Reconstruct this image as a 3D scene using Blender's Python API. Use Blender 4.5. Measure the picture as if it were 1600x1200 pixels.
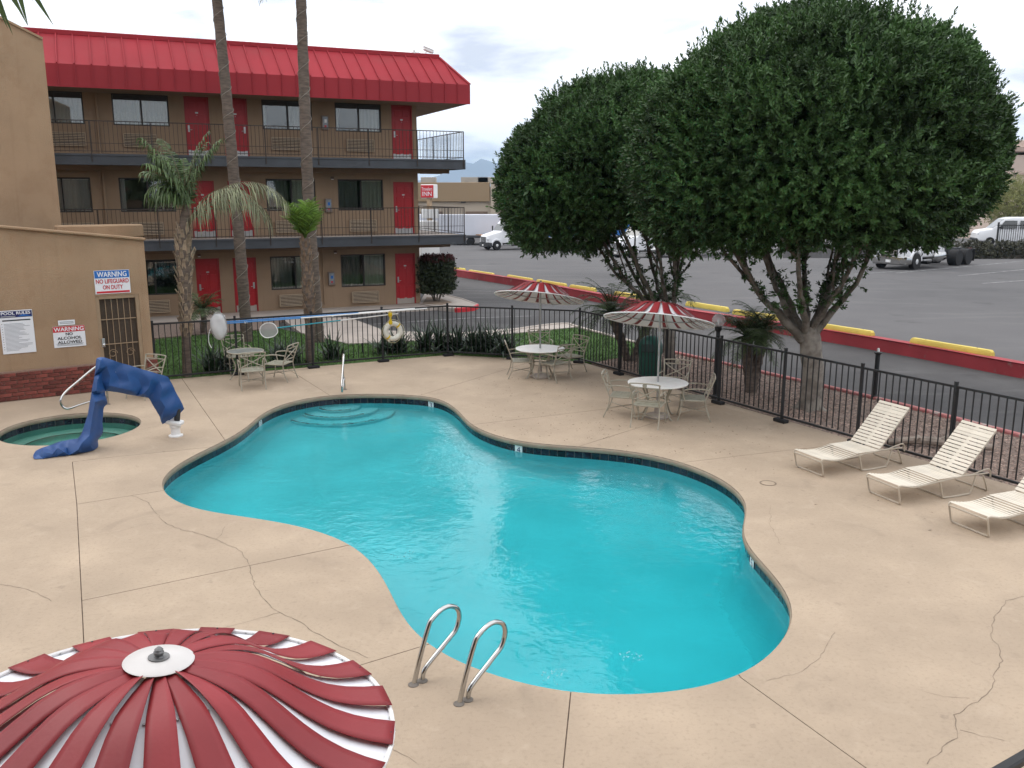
import bpy, bmesh, math, random
import numpy as np
from mathutils import Vector, Matrix, Euler
from mathutils.geometry import delaunay_2d_cdt
random.seed(7)
R = math.radians
scene = bpy.context.scene
for o in list(bpy.data.objects):
    bpy.data.objects.remove(o)
COL = scene.collection

# ------------------------------------------------------------------ camera
F, HC = 1400.0, 4.4                      # focal length in photo pixels, eye height over the deck
PITCH = math.atan((600 - 305) / F)
cam = bpy.data.cameras.new('camera')
cam.sensor_width = 36.0
cam.lens = 36.0 * F / 1600.0
cam.clip_start = 0.1
cam.clip_end = 40000
camo = bpy.data.objects.new('camera', cam)
COL.objects.link(camo)
camo.location = (0, 0, HC)
camo.rotation_euler = (R(90) - PITCH, 0, 0)
scene.camera = camo

# ------------------------------------------------------------------ sky, sun, exposure
SUN_EL, SUN_AZ = 52.0, -60.0             # azimuth clockwise from +Y (the view direction)
wd = bpy.data.worlds.new('World')
scene.world = wd
wd.use_nodes = True
nt = wd.node_tree
nt.nodes.clear()
def wn(t, **k):
    n = nt.nodes.new(t)
    for a, b in k.items():
        setattr(n, a, b)
    return n
out = wn('ShaderNodeOutputWorld')
bg = wn('ShaderNodeBackground')
sky = wn('ShaderNodeTexSky', sky_type='NISHITA')
sky.sun_disc = False
sky.sun_elevation = R(SUN_EL)
sky.sun_rotation = R(SUN_AZ)
sky.dust_density = 2.0
tc = wn('ShaderNodeTexCoord')
sep = wn('ShaderNodeSeparateXYZ')
nt.links.new(tc.outputs['Generated'], sep.inputs[0])
dz = wn('ShaderNodeMath', operation='MAXIMUM'); dz.inputs[1].default_value = 0.0
nt.links.new(sep.outputs['Z'], dz.inputs[0])
dz2 = wn('ShaderNodeMath', operation='ADD'); dz2.inputs[1].default_value = 0.16
nt.links.new(dz.outputs[0], dz2.inputs[0])
def div(s):
    d = wn('ShaderNodeMath', operation='DIVIDE')
    nt.links.new(sep.outputs[s], d.inputs[0]); nt.links.new(dz2.outputs[0], d.inputs[1])
    return d
cx_, cy_ = div('X'), div('Y')
comb = wn('ShaderNodeCombineXYZ')
nt.links.new(cx_.outputs[0], comb.inputs[0]); nt.links.new(cy_.outputs[0], comb.inputs[1])
n1 = wn('ShaderNodeTexNoise'); n1.inputs['Scale'].default_value = 1.7; n1.inputs['Detail'].default_value = 7; n1.inputs['Roughness'].default_value = 0.52
n1.inputs['Distortion'].default_value = 0.35
nt.links.new(comb.outputs[0], n1.inputs['Vector'])
cr = wn('ShaderNodeValToRGB')
cr.color_ramp.elements[0].position = 0.30; cr.color_ramp.elements[0].color = (0.52, 0.545, 0.615, 1)
cr.color_ramp.elements[1].position = 0.52; cr.color_ramp.elements[1].color = (1.0, 1.0, 1.01, 1)
nt.links.new(n1.outputs['Fac'], cr.inputs[0])
mul = wn('ShaderNodeMix', data_type='RGBA', blend_type='MULTIPLY'); mul.inputs[0].default_value = 1.0
nt.links.new(cr.outputs[0], mul.inputs[6]); mul.inputs[7].default_value = (17.8, 17.8, 17.9, 1)
# overcast skies are brighter overhead than at the skyline
grd = wn('ShaderNodeMapRange'); grd.inputs[1].default_value = 0.0; grd.inputs[2].default_value = 1.0; grd.inputs[3].default_value = .92; grd.inputs[4].default_value = 1.45
nt.links.new(dz.outputs[0], grd.inputs[0])
mul2 = wn('ShaderNodeMix', data_type='RGBA', blend_type='MULTIPLY'); mul2.inputs[0].default_value = 1.0
nt.links.new(mul.outputs[2], mul2.inputs[6]); nt.links.new(grd.outputs[0], mul2.inputs[7])
mx = wn('ShaderNodeMix', data_type='RGBA')
mx.inputs[0].default_value = 0.9         # nine tenths cloud cover over the clear sky
nt.links.new(sky.outputs[0], mx.inputs[6]); nt.links.new(mul2.outputs[2], mx.inputs[7])
nt.links.new(mx.outputs[2], bg.inputs[0])
bg.inputs[1].default_value = 0.095
nt.links.new(bg.outputs[0], out.inputs[0])

sun = bpy.data.lights.new('sun', 'SUN')
sun.energy = 0.9
sun.angle = R(35)
sun.color = (1.0, 0.95, 0.88)
suno = bpy.data.objects.new('sun', sun)
COL.objects.link(suno)
_el, _az = R(SUN_EL), R(SUN_AZ)
sv = Vector((math.cos(_el) * math.sin(_az), math.cos(_el) * math.cos(_az), math.sin(_el)))
suno.rotation_euler = sv.to_track_quat('Z', 'Y').to_euler()
suno.location = (0, 0, 40)
scene.view_settings.view_transform = 'Standard'
scene.view_settings.look = 'None'
scene.view_settings.gamma = 1.0
scene.view_settings.exposure = 0.0
scene.render.engine = 'CYCLES'
scene.cycles.max_bounces = 10
scene.cycles.caustics_refractive = True
scene.cycles.caustics_reflective = False
scene.cycles.transparent_max_bounces = 12

# ------------------------------------------------------------------ survey: photo pixel -> point of the place
cp, sp = math.cos(PITCH), math.sin(PITCH)
def ray(u, v):
    x = (u - 800) / F; y = -(v - 600) / F
    return Vector((x, cp + y * sp, -sp + y * cp))
def P(u, v, z=0.0):                      # point on the level plane z
    d = ray(u, v); k = (z - HC) / d.z
    return Vector((d.x * k, d.y * k, z))
def D(u, v, Y):                          # point on the upright plane at distance Y
    d = ray(u, v); k = Y / d.y
    return Vector((d.x * k, Y, HC + d.z * k))

# ------------------------------------------------------------------ mesh helpers
class MB:
    def __init__(s):
        s.v = []; s.f = []
    def add(s, vs, fs):
        o = len(s.v)
        s.v += [tuple(v) for v in vs]
        s.f += [tuple(i + o for i in f) for f in fs]
        return s
    def box(s, c, sz, rot=None, ch=0.0):
        hx, hy, hz = sz[0] / 2, sz[1] / 2, sz[2] / 2
        if ch <= 0:
            vs = [Vector((x * hx, y * hy, z * hz)) for z in (-1, 1) for y in (-1, 1) for x in (-1, 1)]
            fs = [(0, 2, 3, 1), (4, 5, 7, 6), (0, 1, 5, 4), (2, 6, 7, 3), (0, 4, 6, 2), (1, 3, 7, 5)]
        else:
            ch = min(ch, hx * .9, hy * .9, hz * .9)
            vs = []
            fs = []
            idx = {}
            for sx in (-1, 1):
                for sy in (-1, 1):
                    for szz in (-1, 1):
                        for ax in range(3):
                            p = [sx * (hx - ch), sy * (hy - ch), szz * (hz - ch)]
                            p[ax] = (sx * hx, sy * hy, szz * hz)[ax]
                            idx[(sx, sy, szz, ax)] = len(vs)
                            vs.append(Vector(p))
            for ax in range(3):
                for sg in (-1, 1):
                    o = [a for a in range(3) if a != ax]
                    q = []
                    for a, b in ((-1, -1), (1, -1), (1, 1), (-1, 1)):
                        k = [0, 0, 0]; k[ax] = sg; k[o[0]] = a; k[o[1]] = b
                        q.append(idx[(*k, ax)])
                    if (sg > 0) != (ax != 1): q = q[::-1]
                    fs.append(tuple(q))
            for a0, a1, a2 in ((0, 1, 2), (0, 2, 1), (1, 2, 0)):
                for g0 in (-1, 1):
                    for g1 in (-1, 1):
                        k = [0, 0, 0]; k[a0] = g0; k[a1] = g1
                        k[a2] = -1; A = idx[(*k, a0)]; B = idx[(*k, a1)]
                        k[a2] = 1; C_ = idx[(*k, a1)]; D_ = idx[(*k, a0)]
                        q = (A, B, C_, D_)
                        n = (vs[B] - vs[A]).cross(vs[D_] - vs[A])
                        if n.dot(vs[A] + vs[C_]) < 0: q = q[::-1]
                        fs.append(q)
            for sx in (-1, 1):
                for sy in (-1, 1):
                    for szz in (-1, 1):
                        q = tuple(idx[(sx, sy, szz, a)] for a in range(3))
                        if sx * sy * szz < 0: q = q[::-1]
                        fs.append(q)
        if rot is not None:
            m = rot if isinstance(rot, Matrix) else Euler(rot).to_matrix()
            vs = [m @ v for v in vs]
        c = Vector(c)
        return s.add([v + c for v in vs], fs)
    def beam(s, a, b, w, h, up=(0, 0, 1), ch=0.0):
        a, b = Vector(a), Vector(b)
        x = (b - a); L = x.length; x.normalize()
        u = Vector(up)
        if abs(x.dot(u)) > .98: u = Vector((1, 0, 0))
        y = u.cross(x).normalized(); z = x.cross(y)
        m = Matrix((x, y, z)).transposed()
        return s.box((a + b) / 2, (L, w, h), m, ch)
    def tube(s, pts, r, n=8, closed=False, caps=True, squash=None):
        pts = [Vector(p) for p in pts]
        N = len(pts)
        rs = [r] * N if not hasattr(r, '__len__') else list(r)
        T = []
        for i in range(N):
            if closed: d = pts[(i + 1) % N] - pts[i - 1]
            else: d = pts[min(i + 1, N - 1)] - pts[max(i - 1, 0)]
            T.append(d.normalized() if d.length > 1e-9 else Vector((0, 0, 1)))
        u = Vector((0, 0, 1)) if abs(T[0].z) < .9 else Vector((1, 0, 0))
        u = (u - T[0] * u.dot(T[0])).normalized()
        vs = []; fs = []
        for i in range(N):
            u = (u - T[i] * u.dot(T[i]))
            u = u.normalized() if u.length > 1e-6 else T[i].orthogonal().normalized()
            w = T[i].cross(u)
            for k in range(n):
                a = 2 * math.pi * k / n
                vs.append(pts[i] + (u * math.cos(a) + w * math.sin(a)) * rs[i])
        for i in range(N if closed else N - 1):
            j = (i + 1) % N
            for k in range(n):
                k2 = (k + 1) % n
                fs.append((i * n + k, i * n + k2, j * n + k2, j * n + k))
        if caps and not closed:
            fs.append(tuple(range(n))[::-1]); fs.append(tuple((N - 1) * n + k for k in range(n)))
        return s.add(vs, fs)
    def lathe(s, prof, n=24, o=(0, 0, 0), rot=None):
        vs = []; fs = []
        for r, z in prof:
            for k in range(n):
                a = 2 * math.pi * k / n
                vs.append(Vector((r * math.cos(a), r * math.sin(a), z)))
        for i in range(len(prof) - 1):
            for k in range(n):
                k2 = (k + 1) % n
                fs.append((i * n + k, i * n + k2, (i + 1) * n + k2, (i + 1) * n + k))
        if prof[0][0] > 1e-4: fs.append(tuple(range(n))[::-1])
        if prof[-1][0] > 1e-4: fs.append(tuple((len(prof) - 1) * n + k for k in range(n)))
        if rot is not None:
            m = rot if isinstance(rot, Matrix) else Euler(rot).to_matrix()
            vs = [m @ v for v in vs]
        o = Vector(o)
        return s.add([v + o for v in vs], fs)
    def prism(s, poly, z0, z1):
        n = len(poly)
        vs = [(p[0], p[1], z0) for p in poly] + [(p[0], p[1], z1) for p in poly]
        area = sum(poly[i][0] * poly[(i + 1) % n][1] - poly[(i + 1) % n][0] * poly[i][1] for i in range(n))
        if area < 0:
            vs = vs[:n][::-1] + vs[n:][::-1]
        fs = [tuple(range(n))[::-1], tuple(range(n, 2 * n))]
        fs += [(i, (i + 1) % n, n + (i + 1) % n, n + i) for i in range(n)]
        return s.add(vs, fs)
    def loft(s, rings, caps=True):
        n = len(rings[0]); vs = [p for r in rings for p in r]; fs = []
        for i in range(len(rings) - 1):
            for k in range(n):
                k2 = (k + 1) % n
                fs.append((i * n + k, i * n + k2, (i + 1) * n + k2, (i + 1) * n + k))
        if caps:
            fs.append(tuple(range(n))[::-1]); fs.append(tuple((len(rings) - 1) * n + k for k in range(n)))
        return s.add(vs, fs)
    def grid(s, rows):
        m = len(rows[0]); vs = [p for r in rows for p in r]
        fs = [(i * m + k, i * m + k + 1, (i + 1) * m + k + 1, (i + 1) * m + k) for i in range(len(rows) - 1) for k in range(m - 1)]
        return s.add(vs, fs)
    def mesh(s, name, mat, smooth=35):
        me = bpy.data.meshes.new(name)
        me.from_pydata([tuple(v) for v in s.v], [], s.f)
        if mat: me.materials.append(mat)
        if smooth:
            me.shade_smooth()
            me.set_sharp_from_angle(angle=R(smooth))
        me.update()
        return me
def obj(name, mb, mat, parent=None, smooth=35, loc=None, rot=None):
    me = mb if isinstance(mb, bpy.types.Mesh) else mb.mesh(name, mat, smooth)
    o = bpy.data.objects.new(name, me)
    COL.objects.link(o)
    if parent: o.parent = parent
    if loc is not None: o.location = loc
    if rot is not None: o.rotation_euler = rot
    return o
def thing(name, label, cat, loc=(0, 0, 0), rotz=0.0, group=None, rot=None):
    o = bpy.data.objects.new(name, None)
    o.empty_display_size = 0.2
    COL.objects.link(o)
    o.location = loc
    o.rotation_euler = rot if rot is not None else (0, 0, rotz)
    tag(o, label, cat, group)
    return o
def tag(o, label, cat, group=None):
    o['label'] = label; o['category'] = cat
    if group: o['group'] = group
    return o
def struct(o):
    o['kind'] = 'structure'; return o
def stuff(o, label=None, cat=None):
    o['kind'] = 'stuff'
    if label: o['label'] = label
    if cat: o['category'] = cat
    return o
def copy_tree(o, parent=None):
    c = o.copy(); COL.objects.link(c)
    if parent: c.parent = parent
    for ch in list(o.children): copy_tree(ch, c)
    return c
def spline(pts, n=6, closed=False):
    pts = [Vector(p) for p in pts]; N = len(pts); out_ = []
    for i in range(N if closed else N - 1):
        if closed: p0, p1, p2, p3 = pts[i - 1], pts[i], pts[(i + 1) % N], pts[(i + 2) % N]
        else: p0, p1, p2, p3 = pts[max(i - 1, 0)], pts[i], pts[i + 1], pts[min(i + 2, N - 1)]
        for k in range(n):
            t = k / n
            out_.append(0.5 * ((2 * p1) + (p2 - p0) * t + (2 * p0 - 5 * p1 + 4 * p2 - p3) * t * t + (3 * p1 - p0 - 3 * p2 + p3) * t ** 3))
    if not closed: out_.append(pts[-1])
    return out_
def np_mesh(name, verts, quads, mat, tint=None, smooth=False):
    me = bpy.data.meshes.new(name)
    nv, nf = len(verts), len(quads)
    me.vertices.add(nv); me.vertices.foreach_set('co', np.asarray(verts, dtype=np.float32).ravel())
    me.loops.add(nf * 4); me.loops.foreach_set('vertex_index', np.asarray(quads, dtype=np.int32).ravel())
    me.polygons.add(nf)
    me.polygons.foreach_set('loop_start', np.arange(nf, dtype=np.int32) * 4)
    if tint is not None:
        at = me.attributes.new('tint', 'FLOAT', 'FACE')
        at.data.foreach_set('value', np.asarray(tint, dtype=np.float32))
    me.update(calc_edges=True)
    if mat: me.materials.append(mat)
    if smooth: me.shade_smooth()
    return me
def in_poly(x, y, poly):
    c = False; n = len(poly); j = n - 1
    for i in range(n):
        xi, yi = poly[i][0], poly[i][1]; xj, yj = poly[j][0], poly[j][1]
        if (yi > y) != (yj > y) and x < (xj - xi) * (y - yi) / (yj - yi) + xi: c = not c
        j = i
    return c
_tm = {}
def text_geo(body, w, h):
    cu = bpy.data.curves.new('t', 'FONT'); cu.body = body; cu.resolution_u = 3
    o = bpy.data.objects.new('t', cu); COL.objects.link(o)
    bpy.context.view_layer.update()
    me = o.evaluated_get(bpy.context.evaluated_depsgraph_get()).to_mesh()
    vs = [v.co.copy() for v in me.vertices]; fs = [tuple(p.vertices) for p in me.polygons]
    x0 = min(v.x for v in vs); x1 = max(v.x for v in vs); y0 = min(v.y for v in vs); y1 = max(v.y for v in vs)
    bpy.data.objects.remove(o); bpy.data.curves.remove(cu)
    return [((v.x - (x0 + x1) / 2) / (x1 - x0) * w, (v.y - (y0 + y1) / 2) / (y1 - y0) * h) for v in vs], fs

# ------------------------------------------------------------------ materials
MATS = {}
def M(name, col, rough=0.6, var=0.12, scale=4.0, bump=0.0, bscale=60.0, metal=0.0, spec=0.4, rnd=0.0, tint=0.0, col2=None, patch=None, coat=0.0, trans=0.0, stretch=None):
    if name in MATS: return MATS[name]
    m = bpy.data.materials.new(name); m.use_nodes = True
    t = m.node_tree; b = t.nodes['Principled BSDF']; L = t.links
    b.inputs['Roughness'].default_value = rough
    b.inputs['Metallic'].default_value = metal
    b.inputs['Specular IOR Level'].default_value = spec
    if coat: b.inputs['Coat Weight'].default_value = coat
    co = t.nodes.new('ShaderNodeTexCoord')
    vec = co.outputs['Object']
    if stretch:
        mp = t.nodes.new('ShaderNodeMapping'); mp.inputs['Scale'].default_value = stretch
        L.new(vec, mp.inputs[0]); vec = mp.outputs[0]
    nz = t.nodes.new('ShaderNodeTexNoise'); nz.inputs['Scale'].default_value = scale; nz.inputs['Detail'].default_value = 6
    L.new(vec, nz.inputs['Vector'])
    rp = t.nodes.new('ShaderNodeValToRGB')
    c1 = tuple(max(0, c * (1 - var)) for c in col); c2 = col2 if col2 else tuple(c * (1 + var) for c in col)
    rp.color_ramp.elements[0].position = 0.3; rp.color_ramp.elements[0].color = (*c1, 1)
    rp.color_ramp.elements[1].position = 0.7; rp.color_ramp.elements[1].color = (*c2, 1)
    L.new(nz.outputs['Fac'], rp.inputs[0])
    cur = rp.outputs[0]
    if patch:                                            # (colour, scale, low, high) wear in patches
        pz = t.nodes.new('ShaderNodeTexNoise'); pz.inputs['Scale'].default_value = patch[1]; pz.inputs['Detail'].default_value = 8; pz.inputs['Roughness'].default_value = .65
        L.new(vec, pz.inputs['Vector'])
        pr = t.nodes.new('ShaderNodeValToRGB'); pr.color_ramp.elements[0].position = patch[2]; pr.color_ramp.elements[1].position = patch[3]
        L.new(pz.outputs['Fac'], pr.inputs[0])
        mm = t.nodes.new('ShaderNodeMix'); mm.data_type = 'RGBA'
        L.new(pr.outputs[0], mm.inputs[0]); L.new(cur, mm.inputs[6]); mm.inputs[7].default_value = (*patch[0], 1)
        cur = mm.outputs[2]
    if rnd or tint:
        hs = t.nodes.new('ShaderNodeHueSaturation')
        if tint:
            at = t.nodes.new('ShaderNodeAttribute'); at.attribute_name = 'tint'; src = at.outputs['Fac']; amt = tint
        else:
            oi = t.nodes.new('ShaderNodeObjectInfo'); src = oi.outputs['Random']; amt = rnd
        mr = t.nodes.new('ShaderNodeMapRange'); mr.inputs[3].default_value = 1 - amt; mr.inputs[4].default_value = 1 + amt
        L.new(src, mr.inputs[0]); L.new(mr.outputs[0], hs.inputs['Value'])
        L.new(cur, hs.inputs['Color']); cur = hs.outputs[0]
    L.new(cur, b.inputs['Base Color'])
    if bump:
        bz = t.nodes.new('ShaderNodeTexNoise'); bz.inputs['Scale'].default_value = bscale; bz.inputs['Detail'].default_value = 5
        L.new(vec, bz.inputs['Vector'])
        bp = t.nodes.new('ShaderNodeBump'); bp.inputs['Strength'].default_value = bump; bp.inputs['Distance'].default_value = 0.02
        L.new(bz.outputs['Fac'], bp.inputs['Height']); L.new(bp.outputs[0], b.inputs['Normal'])
    if trans:
        tr = t.nodes.new('ShaderNodeBsdfTranslucent'); L.new(cur, tr.inputs[0])
        ms = t.nodes.new('ShaderNodeMixShader'); ms.inputs[0].default_value = trans
        L.new(b.outputs[0], ms.inputs[1]); L.new(tr.outputs[0], ms.inputs[2])
        L.new(ms.outputs[0], t.nodes['Material Output'].inputs[0])
    MATS[name] = m
    return m
stucco = M('stucco', (.34, .236, .150), .9, .10, .9, .5, 45, patch=((.29, .19, .115), 1.6, .5, .75), spec=.2)
stucco_d = M('stucco_building', (.295, .208, .138), .9, .08, .7, .4, 50, spec=.2)
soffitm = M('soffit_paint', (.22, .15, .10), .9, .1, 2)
deckm = M('deck_concrete', (.43, .337, .246), .82, .10, .8, .35, 130, patch=((.35, .273, .20), .55, .40, .72), spec=.35)
copem = M('coping_concrete', (.31, .242, .18), .85, .14, 3, .3, 80, spec=.2)
groovem = M('joint_dirt', (.235, .18, .133), .95, .3, 9)
crackm = M('crack_dirt', (.21, .163, .12), .95, .3, 9)
asphalt = M('asphalt', (.092, .089, .089), .88, .16, .35, .5, 160, patch=((.062, .060, .061), .12, .45, .62), spec=.3)
asphalt_l = M('lot_asphalt', (.112, .108, .109), .86, .14, .12, .4, 120, patch=((.078, .076, .078), .06, .45, .62), spec=.3)
concrete = M('path_concrete', (.40, .35, .31), .88, .12, 1.2, .3, 70)
dirtm = M('dirt', (.24, .175, .125), .95, .25, .4, .6, 20)
gravelm = M('gravel_bed', (.20, .145, .115), .95, .35, 18, .8, 30, col2=(.30, .23, .19))
pebblem = M('pebble', (.27, .195, .16), .9, .25, 3, tint=.55)
grassm = M('lawn', (.055, .115, .025), .95, .35, 4, .6, 60)
bladem = M('grass_blade', (.065, .13, .028), .7, .25, 3, tint=.45, trans=.25)
tilem = M('pool_tile_blue', (.010, .010, .022), .18, .3, 30, rnd=.5, spec=.5)
groutm = M('grout', (.17, .16, .16), .9, .15, 20)
plaster = M('pool_plaster', (.24, .79, .835), .8, .07, .8)
plaster_s = M('spa_plaster', (.22, .52, .44), .8, .07, 1.2)
redpaint = M('red_roof_metal', (.29, .028, .037), .65, .12, .35, .05, 8, spec=.1, patch=((.27, .04, .045), .8, .5, .8))
redfascia = M('red_fascia_metal', (.28, .022, .030), .6, .12, .35, .05, 8, spec=.25)
doorred = M('door_red', (.36, .009, .015), .4, .08, 2, spec=.4)
bluegrey = M('fascia_bluegrey', (.052, .058, .068), .65, .18, 1.5, .15, 20)
railm = M('railing_brown', (.035, .026, .022), .6, .2, 4)
iron = M('black_iron', (.014, .014, .015), .55, .2, 5, spec=.4)
framem = M('bronze_frame', (.03, .026, .023), .5, .1, 5)
steel = M('stainless', (.50, .50, .49), .08, .05, 3, metal=1)
alum = M('brushed_alum', (.42, .42, .42), .4, .1, 8, metal=.9)
whitep = M('white_paint', (.78, .78, .77), .45, .05, 2)
whitev = M('white_vinyl', (.74, .75, .78), .5, .06, 4, bump=.05, bscale=40)
redv = M('red_vinyl', (.25, .022, .027), .5, .10, 2.5, bump=.06, bscale=50, rnd=.12)
yellowp = M('yellow_paint', (.66, .52, .11), .7, .10, 2, .2, 40, patch=((.42, .36, .25), 6, .62, .72))
redcurb = M('red_curb_paint', (.33, .04, .05), .75, .14, 1.1, .3, 30, patch=((.27, .17, .15), 1.8, .60, .72))
pinkcurb = M('faded_red_curb', (.46, .17, .16), .85, .15, 2, .2, 40, patch=((.42, .36, .32), 3, .55, .66))
chairm = M('chair_frame', (.34, .31, .245), .5, .12, 6, spec=.4)
strapm = M('chair_strap', (.30, .29, .225), .6, .15, 10)
loungem = M('lounger_vinyl', (.66, .60, .50), .45, .06, 4, spec=.4, rnd=.06)
loungef = M('lounger_tube', (.46, .40, .32), .45, .08, 6, spec=.4)
tablew = M('table_white', (.74, .73, .70), .4, .06, 4)
barkm = M('ficus_bark_shaded', (.115, .098, .08), .9, .3, 6, .9, 14, patch=((.20, .18, .155), 3, .48, .62))  # limb bark coloured darker than the trunk for the shade under the crown
trunkm = M('ficus_trunk', (.19, .165, .14), .9, .3, 5, .9, 14, patch=((.27, .245, .21), 2.5, .45, .6))
palmtrunk = M('palm_trunk', (.135, .105, .085), .95, .35, 5, 1.0, 14, stretch=(1, 1, 4))
bootm = M('palm_boot', (.33, .255, .18), .9, .35, 7, .6, 25, rnd=.3)
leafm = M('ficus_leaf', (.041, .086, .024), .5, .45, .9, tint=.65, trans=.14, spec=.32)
leafin = M('ficus_leaf_inner', (.030, .062, .022), .5, .2, 1.5, tint=.4, spec=.3)  # darker leaf copy, shade of the crown core put into its colour
palmleaf = M('palm_leaf', (.075, .12, .04), .5, .25, 3, tint=.4, trans=.2)
palmpale = M('palm_leaf_pale', (.21, .225, .13), .55, .25, 3, tint=.4, trans=.2)
palmgreen = M('palm_leaf_bright', (.14, .24, .04), .5, .25, 3, tint=.4, trans=.25)
pygmyleaf = M('pygmy_leaf', (.065, .10, .035), .5, .25, 3, tint=.45, trans=.15)
strapleaf = M('strap_leaf', (.032, .06, .03), .4, .25, 3, tint=.5, trans=.1, spec=.5)
bushleaf = M('bush_leaf', (.035, .05, .02), .5, .3, 2, tint=.5)
bushtop = M('bush_leaf_red', (.10, .028, .028), .5, .3, 2, tint=.5)
mesqleaf = M('mesquite_leaf', (.24, .25, .10), .7, .2, 1, tint=.35, trans=.3)
blueq = M('blue_tarp', (.014, .064, .21), .5, .12, 3, .15, 60, spec=.45)
brickm = M('brick', (.165, .045, .035), .85, .3, 14, .5, 60, rnd=.35)
mortar = M('mortar', (.26, .17, .13), .95, .15, 20, .3, 90)
rubber = M('rubber', (.012, .012, .013), .8, .2, 6)
truckw = M('truck_white', (.70, .71, .73), .3, .03, 1, coat=.3)
darkpl = M('dark_plastic', (.03, .031, .034), .6, .15, 4)
binm = M('green_bin', (.012, .075, .055), .5, .12, 3)
signblue = M('sign_blue', (.012, .13, .45), .5, .03, 3)
signred = M('sign_red', (.50, .02, .03), .5, .04, 3)
signnavy = M('sign_navy', (.012, .015, .10), .5, .04, 3)
signw = M('sign_white', (.72, .74, .78), .5, .03, 3)
ink = M('ink_black', (.02, .02, .022), .6, .05, 3)
inkgrey = M('ink_grey', (.30, .32, .35), .6, .05, 3)
curtm = M('curtain', (.72, .72, .68), .9, .12, 3, stretch=(14, 1, .3))
curtg = M('curtain_green', (.66, .66, .52), .9, .15, 3, stretch=(14, 1, .3))
darkroom = M('dark_room', (.02, .022, .024), .9, .1, 2)
acm = M('ac_grille', (.40, .31, .215), .6, .1, 4)
acdark = M('ac_grille_back', (.055, .04, .03), .8, .1, 4)
warem = M('warehouse_cream', (.44, .37, .29), .9, .06, .1)
wareb = M('warehouse_tan', (.28, .20, .12), .9, .06, .1)
trailm = M('trailer_white', (.60, .62, .68), .4, .05, .4)
bluetr = M('trailer_blue', (.02, .12, .35), .4, .06, .4)
hillm = M('hill_rock', (.10, .10, .11), .95, .25, .002)
logm = M('dead_wood', (.30, .25, .21), .9, .3, 5, .6, 25)
netm = M('net_white', (.62, .63, .64), .8, .05, 5)
bluepole = M('blue_pole', (.06, .22, .50), .35, .05, 3)
tealpole = M('teal_pole', (.02, .30, .38), .35, .05, 3)
yellowf = M('yellow_float', (.62, .43, .01), .5, .06, 5)
ringm = M('ring_white', (.66, .65, .58), .55, .1, 6)

def overlay(m, col, scale, lo, hi, detail=6, amt=1.0, stretch=None, distort=0.0):
    t = m.node_tree; b = t.nodes['Principled BSDF']; L = t.links
    src = b.inputs['Base Color'].links[0].from_socket
    co = t.nodes.new('ShaderNodeTexCoord'); vec = co.outputs['Object']
    if stretch:
        mp = t.nodes.new('ShaderNodeMapping'); mp.inputs['Scale'].default_value = stretch[:3]; mp.inputs['Rotation'].default_value = (0, 0, stretch[3]); mp.inputs['Location'].default_value = (stretch[4], stretch[5], 0)
        L.new(vec, mp.inputs[0]); vec = mp.outputs[0]
    nz = t.nodes.new('ShaderNodeTexNoise'); nz.inputs['Scale'].default_value = scale; nz.inputs['Detail'].default_value = detail; nz.inputs['Roughness'].default_value = .6; nz.inputs['Distortion'].default_value = distort
    L.new(vec, nz.inputs['Vector'])
    mr = t.nodes.new('ShaderNodeMapRange'); mr.inputs[1].default_value = lo; mr.inputs[2].default_value = hi; mr.inputs[4].default_value = amt
    L.new(nz.outputs['Fac'], mr.inputs[0])
    mm = t.nodes.new('ShaderNodeMix'); mm.data_type = 'RGBA'; L.new(mr.outputs[0], mm.inputs[0]); L.new(src, mm.inputs[6]); mm.inputs[7].default_value = (*col, 1)
    L.new(mm.outputs[2], b.inputs['Base Color'])
overlay(deckm, (.26, .20, .145), 24, .52, .80, 4, .55)            # grain
overlay(deckm, (.48, .385, .29), 2.4, .56, .80, 8, .6, distort=1.5) # worn pale spots
overlay(deckm, (.23, .18, .135), 1.1, .60, .82, 9, .7, distort=.8)  # damp and dirt stains
overlay(deckm, (.22, .17, .13), 5.5, .66, .76, 3, .5)               # small spots
overlay(stucco, (.25, .165, .10), 1.2, .54, .80, 6, .5, (5, 5, .35, 0, 0, 0))
overlay(stucco_d, (.22, .15, .10), 1.2, .52, .80, 6, .5, (4, 4, .3, 0, 0, 0))
for _m in (asphalt, asphalt_l):
    overlay(_m, (.055, .053, .054), .55, .60, .74, 7, .75)          # oil and tar stains
    overlay(_m, (.17, .165, .162), .22, .55, .80, 6, .6, (1, 4, 1, .4, 0, 0))
    overlay(_m, (.19, .185, .18), 30, .62, .75, 2, .5)
overlay(bluegrey, (.10, .10, .105), 1.5, .58, .75, 6, .5, (1, 1, 3, 0, 0, 0))
overlay(redcurb, (.20, .12, .11), 5, .62, .72, 6, .7)
def glass_mat(name, col, rough=0.03, spec=.6):
    return M(name, col, rough, .05, 1.0, spec=spec, coat=.6)
winglass = glass_mat('window_glass_dark', (.03, .034, .036))
def pane_mat():                                          # clear pane: fresnel reflection over a see-through tint
    m = bpy.data.materials.new('window_pane'); m.use_nodes = True
    t = m.node_tree; t.nodes.clear()
    o = t.nodes.new('ShaderNodeOutputMaterial'); ms = t.nodes.new('ShaderNodeMixShader')
    tr = t.nodes.new('ShaderNodeBsdfTransparent'); tr.inputs[0].default_value = (.84, .87, .87, 1)
    gl = t.nodes.new('ShaderNodeBsdfGlossy'); gl.inputs['Roughness'].default_value = .02
    lw = t.nodes.new('ShaderNodeFresnel'); lw.inputs[0].default_value = 1.9
    t.links.new(lw.outputs[0], ms.inputs[0]); t.links.new(tr.outputs[0], ms.inputs[1]); t.links.new(gl.outputs[0], ms.inputs[2])
    t.links.new(ms.outputs[0], o.inputs[0])
    return m
panem = pane_mat()
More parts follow.
